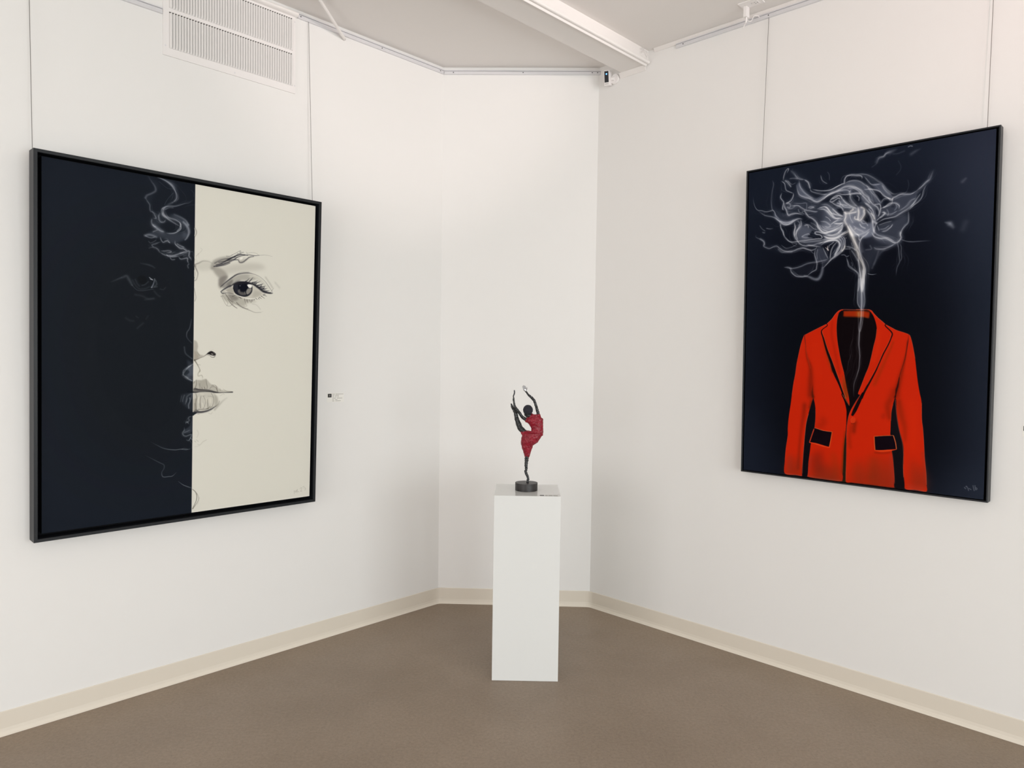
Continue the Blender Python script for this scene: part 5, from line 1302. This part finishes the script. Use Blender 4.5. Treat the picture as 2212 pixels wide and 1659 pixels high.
tube(bm, catmull([O(1.0446, .122, .0590), O(1.0407, .118, .0792), O(1.0316, .112, .0885), O(1.0183, .105, .101)], 6), [.0046] * 8 + [.0024] * 11, 10)
link('cord', bm, M_WPLAST, t)
bm = bmesh.new()
tube(bm, catmull([O(1.043, .122, .061), O(1.044, .105, .070), O(1.046, .070, .060), O(1.050, .050, .030), O(1.060, .030, .024), O(1.066, .018, .030)], 6), .0022, 8)
link('cord', bm, M_WPLAST, t)

# ------------------------------------------------------------------ white rod from ceiling to left wall
bm = bmesh.new()
tip = L(.7305, .008, 3.379); far = Vector((-1.0233, 3.608, CEIL - .012)); d = (far - tip)
tube(bm, [tip, tip + d * .03, tip + d * .97, far], [.0070, .0085, .0095, .0095], 14)
rod = link('rod', bm, M_TRIM, base=tip, smooth=True); tag(rod, 'slim white rod slanting from the ceiling down to left wall rail', 'rod')

# ------------------------------------------------------------------ dancer sculpture
DY = 3.655
def SP(x, y, d=0.0):
    """Point on the sculpture: traced outline units -> world; d = towards (-) or away (+) from the room."""
    return Vector((0.0810 + (x - 378) * .000358, DY + d, 0.9642 + (1468 - y) * .000358))
dan = thing('dancer_sculpture', (0.0813, DY, PH), 'beaded dancer sculpture in red dress standing on the white pedestal', 'sculpture')
M_BEAD = mat('black_glass_beads', (.010, .012, .014), .22, spec=.6, noise_amt=(160, .4))
M_HAIR = mat('dark_silver_beads', (.05, .05, .065), .25, metal=.55)
M_DRESS = mat('red_lacquered_paper', (.235, .009, .022), .36, spec=.35, bump=(95, .8), noise_amt=(60, .22))
M_DISC = mat('dark_bronze_disc', (.035, .033, .033), .42, metal=.35, noise_amt=(40, .25))
M_HAND = mat('grey_metal_leaf', (.42, .42, .43), .3, metal=.7)
def remeshed(bm, voxel):
    """Fuse overlapping pieces into one continuous skin."""
    bmesh.ops.recalc_face_normals(bm, faces=bm.faces)
    me = bpy.data.meshes.new('tmp'); bm.to_mesh(me); bm.free()
    o = bpy.data.objects.new('tmp', me); COL.objects.link(o)
    md = o.modifiers.new('r', 'REMESH'); md.mode = 'VOXEL'; md.voxel_size = voxel; md.use_smooth_shade = True
    me2 = bpy.data.meshes.new_from_object(o.evaluated_get(bpy.context.evaluated_depsgraph_get()))
    bpy.data.objects.remove(o); bpy.data.meshes.remove(me)
    out = bmesh.new(); out.from_mesh(me2); bpy.data.meshes.remove(me2); return out
def roughen(bm, amp, scale):
    bm.normal_update()
    mv = [(v, v.normal * (noise.noise(v.co * scale) * amp + noise.noise(v.co * scale * 2.3) * amp * .5)) for v in bm.verts]
    for v, d in mv: v.co += d
def ball(bm, c, rx, ry=None, rz=None, sub=3):
    bmesh.ops.create_icosphere(bm, subdivisions=sub, radius=1, matrix=Matrix.Translation(c) @ Matrix.Diagonal((rx, ry or rx, rz or rx, 1)))
U = .000358
_t = bmesh.new(); bmesh.ops.create_icosphere(_t, subdivisions=1, radius=1)
ICO_V = np.array([v.co[:] for v in _t.verts]); ICO_F = [[v.index for v in f.verts] for f in _t.faces]; _t.free()
def beads(bm, spots):
    for p, r in spots:
        vs = [bm.verts.new((p.x + r * x, p.y + r * y, p.z + r * z)) for x, y, z in ICO_V]
        for f in ICO_F: bm.faces.new([vs[i] for i in f])
# disc base
bm = bmesh.new(); disc(bm, (0.0813, DY, PH + .0004), Z, .0577, .0388, 56); bevel(bm, .0012, 2)
link('base', bm, M_DISC, dan)
# one body: both legs, both arms, neck, trunk under the dress
limbs = {
 'standing_leg': ([(395, 1474, 0), (398, 1440, 0), (402, 1405, 0), (386, 1365, 0), (364, 1312, 0), (374, 1268, 0), (371, 1200, 0), (377, 1140, 0), (382, 1060, 0), (390, 990, 0), (410, 880, 0)], [15, 15, 15, 17, 18, 17, 22, 27, 30, 30, 34]),
 'raised_leg': ([(147, 345, .010), (160, 385, .010), (186, 425, .012), (208, 470, .012), (222, 530, .012), (240, 595, .010), (262, 650, .008), (295, 705, .004), (370, 760, 0), (440, 800, 0)], [10, 17, 22, 25, 27, 32, 37, 38, 34, 30]),
 'left_arm': ([(192, 160, -.012), (178, 210, -.012), (176, 255, -.012), (184, 320, -.012), (196, 372, -.012), (228, 422, -.010), (272, 480, -.006), (318, 535, -.002), (375, 565, 0), (450, 560, 0)], [3, 6, 9, 12, 15, 18, 19, 21, 24, 28]),
 'right_arm': ([(350, 158, -.010), (382, 198, -.010), (425, 240, -.010), (462, 272, -.010), (482, 315, -.008), (502, 370, -.006), (516, 425, -.003), (532, 475, 0), (530, 530, 0)], [9, 13, 16, 18, 17, 18, 19, 21, 26]),
 'trunk': ([(450, 560, 0), (500, 620, 0), (520, 700, 0), (490, 790, 0), (430, 860, 0)], [34, 34, 32, 36, 36]),
 'neck': ([(470, 560, 0), (420, 510, -.002), (372, 490, -.004), (382, 430, -.004)], [34, 30, 34, 50]),
}
bm = bmesh.new()
for pts, rad in limbs.values():
    c = catmull([SP(*p) for p in pts], 5)
    r = np.interp(np.linspace(0, len(rad) - 1, len(c)), range(len(rad)), rad) * U
    tube(bm, c, list(r), 12)
    for p, q in zip(c[::4], r[::4]): ball(bm, p, q * 1.02, sub=2)
ball(bm, SP(382, 428, -.004), 58 * U, 54 * U, 62 * U)
bm = remeshed(bm, .0016)
roughen(bm, .0016, 260)
# beads threaded thickly over every bare limb
rnd = random.Random(11)
bm.verts.ensure_lookup_table(); bm.normal_update()
bare = [v for v in bm.verts]
picks = rnd.sample(bare, min(len(bare), 2300))
spots = [(v.co.copy(), v.normal.copy()) for v in picks]
beads(bm, [(p + n * .0004, rnd.uniform(.0011, .0021)) for p, n in spots])
link('body', bm, M_BEAD, dan, smooth=True)
# hair: a round cap of dark silver beads
bm = bmesh.new()
hc = SP(385, 424, -.004)
ball(bm, hc, 62 * U, 60 * U, 66 * U)
for i in range(620):
    z = 1 - 2 * (i + .5) / 620; a = i * 2.39996; rr = math.sqrt(1 - z * z)
    d = Vector((rr * math.cos(a), rr * math.sin(a), z))
    if d.z < -.75: continue
    beads(bm, [(hc + Vector((d.x * 66 * U, d.y * 62 * U, d.z * 70 * U)), rnd.uniform(.0014, .0025))])
link('hair', bm, M_HAIR, dan, smooth=True)
# dress: shoulders, arched back, hip with the lifted thigh, narrow hem; one skin
slices = [(1102, 350, 414, .55), (1060, 337, 428, .6), (1000, 316, 446, .62), (930, 296, 468, .62), (890, 291, 528, .6), (860, 292, 548, .6), (820, 300, 574, .58), (780, 306, 598, .55), (755, 312, 606, .52)]
bm = bmesh.new()
def ring(y, x0, x1, k, n=28):
    c = SP((x0 + x1) / 2, y); a = (x1 - x0) / 2 * U
    return [c + Vector((math.cos(t) * a, math.sin(t) * min(a * k + .004, .034), 0)) for t in [2 * math.pi * i / n for i in range(n)]]
sweep(bm, [ring(*s) for s in slices])
up = [(790, 400, 606, .55), (755, 425, 610, .52), (720, 438, 611, .5), (690, 438, 610, .5), (650, 418, 608, .5), (615, 388, 606, .48), (585, 352, 604, .46), (562, 348, 603, .42), (540, 366, 594, .4), (515, 385, 574, .4), (498, 402, 566, .38), (486, 420, 560, .36)]
sweep(bm, [ring(*s) for s in up])
# lifted thigh with its nearly level upper edge, and shoulder caps
for a_, b_, ra, rb in (((322, 752), (440, 775), 36, 52),):
    tube(bm, [SP(a_[0], a_[1]), SP((a_[0] + b_[0]) / 2, (a_[1] + b_[1]) / 2), SP(b_[0], b_[1])], [ra * U, 44 * U, rb * U], 18)
    ball(bm, SP(*a_), ra * U)
ball(bm, SP(362, 580), 20 * U, 30 * U, 24 * U); ball(bm, SP(590, 565), 17 * U, 26 * U, 26 * U); ball(bm, SP(440, 490), 18 * U, 26 * U, 20 * U); ball(bm, SP(548, 494), 20 * U, 24 * U, 16 * U)
bm = remeshed(bm, .0020)
for _ in range(3): bmesh.ops.smooth_vert(bm, verts=bm.verts, factor=.5, use_axis_x=True, use_axis_y=True, use_axis_z=True)
roughen(bm, .0022, 95)
link('dress', bm, M_DRESS, dan, smooth=True)
# hands: palm, four fingers and a thumb, cut from grey metal leaf
def hand(base, d, across, size, curl):
    d = d.normalized(); across = (across - d * across.dot(d)).normalized(); nn = d.cross(across)
    bm = bmesh.new()
    sweep(bm, [[base + d * (size * t) + across * (size * w * math.cos(a)) + nn * (size * .09 * math.sin(a)) for a in [2 * math.pi * i / 10 for i in range(10)]] for t, w in ((0, .12), (.15, .22), (.35, .27), (.5, .26))])
    for i, ln in enumerate((.42, .52, .48, .36)):
        q = base + d * size * .47 + across * size * (-.19 + .127 * i)
        tube(bm, catmull([q, q + d * size * ln * .5 + nn * size * curl * .25, q + d * size * ln * .95 + nn * size * curl], 4), [size * .066] * 5 + [size * .058] * 3 + [size * .035], 8)
    q = base + d * size * .16 + across * size * .20
    tube(bm, catmull([q, q + d * size * .16 + across * size * .14, q + d * size * .36 + across * size * .17 + nn * size * curl * .4], 4), [size * .065] * 5 + [size * .055] * 3 + [size * .035], 8)
    return bm
link('hand', hand(SP(348, 158, -.010), SP(316, 70, -.012) - SP(348, 158, -.010), Vector((1, .25, .35)), .0345, .06), M_HAND, dan, smooth=True)
link('hand', hand(SP(177, 222, -.012), SP(198, 148, -.014) - SP(177, 222, -.012), Vector((.25, 1, 0)), .0310, .16), M_HAIR, dan, smooth=True)
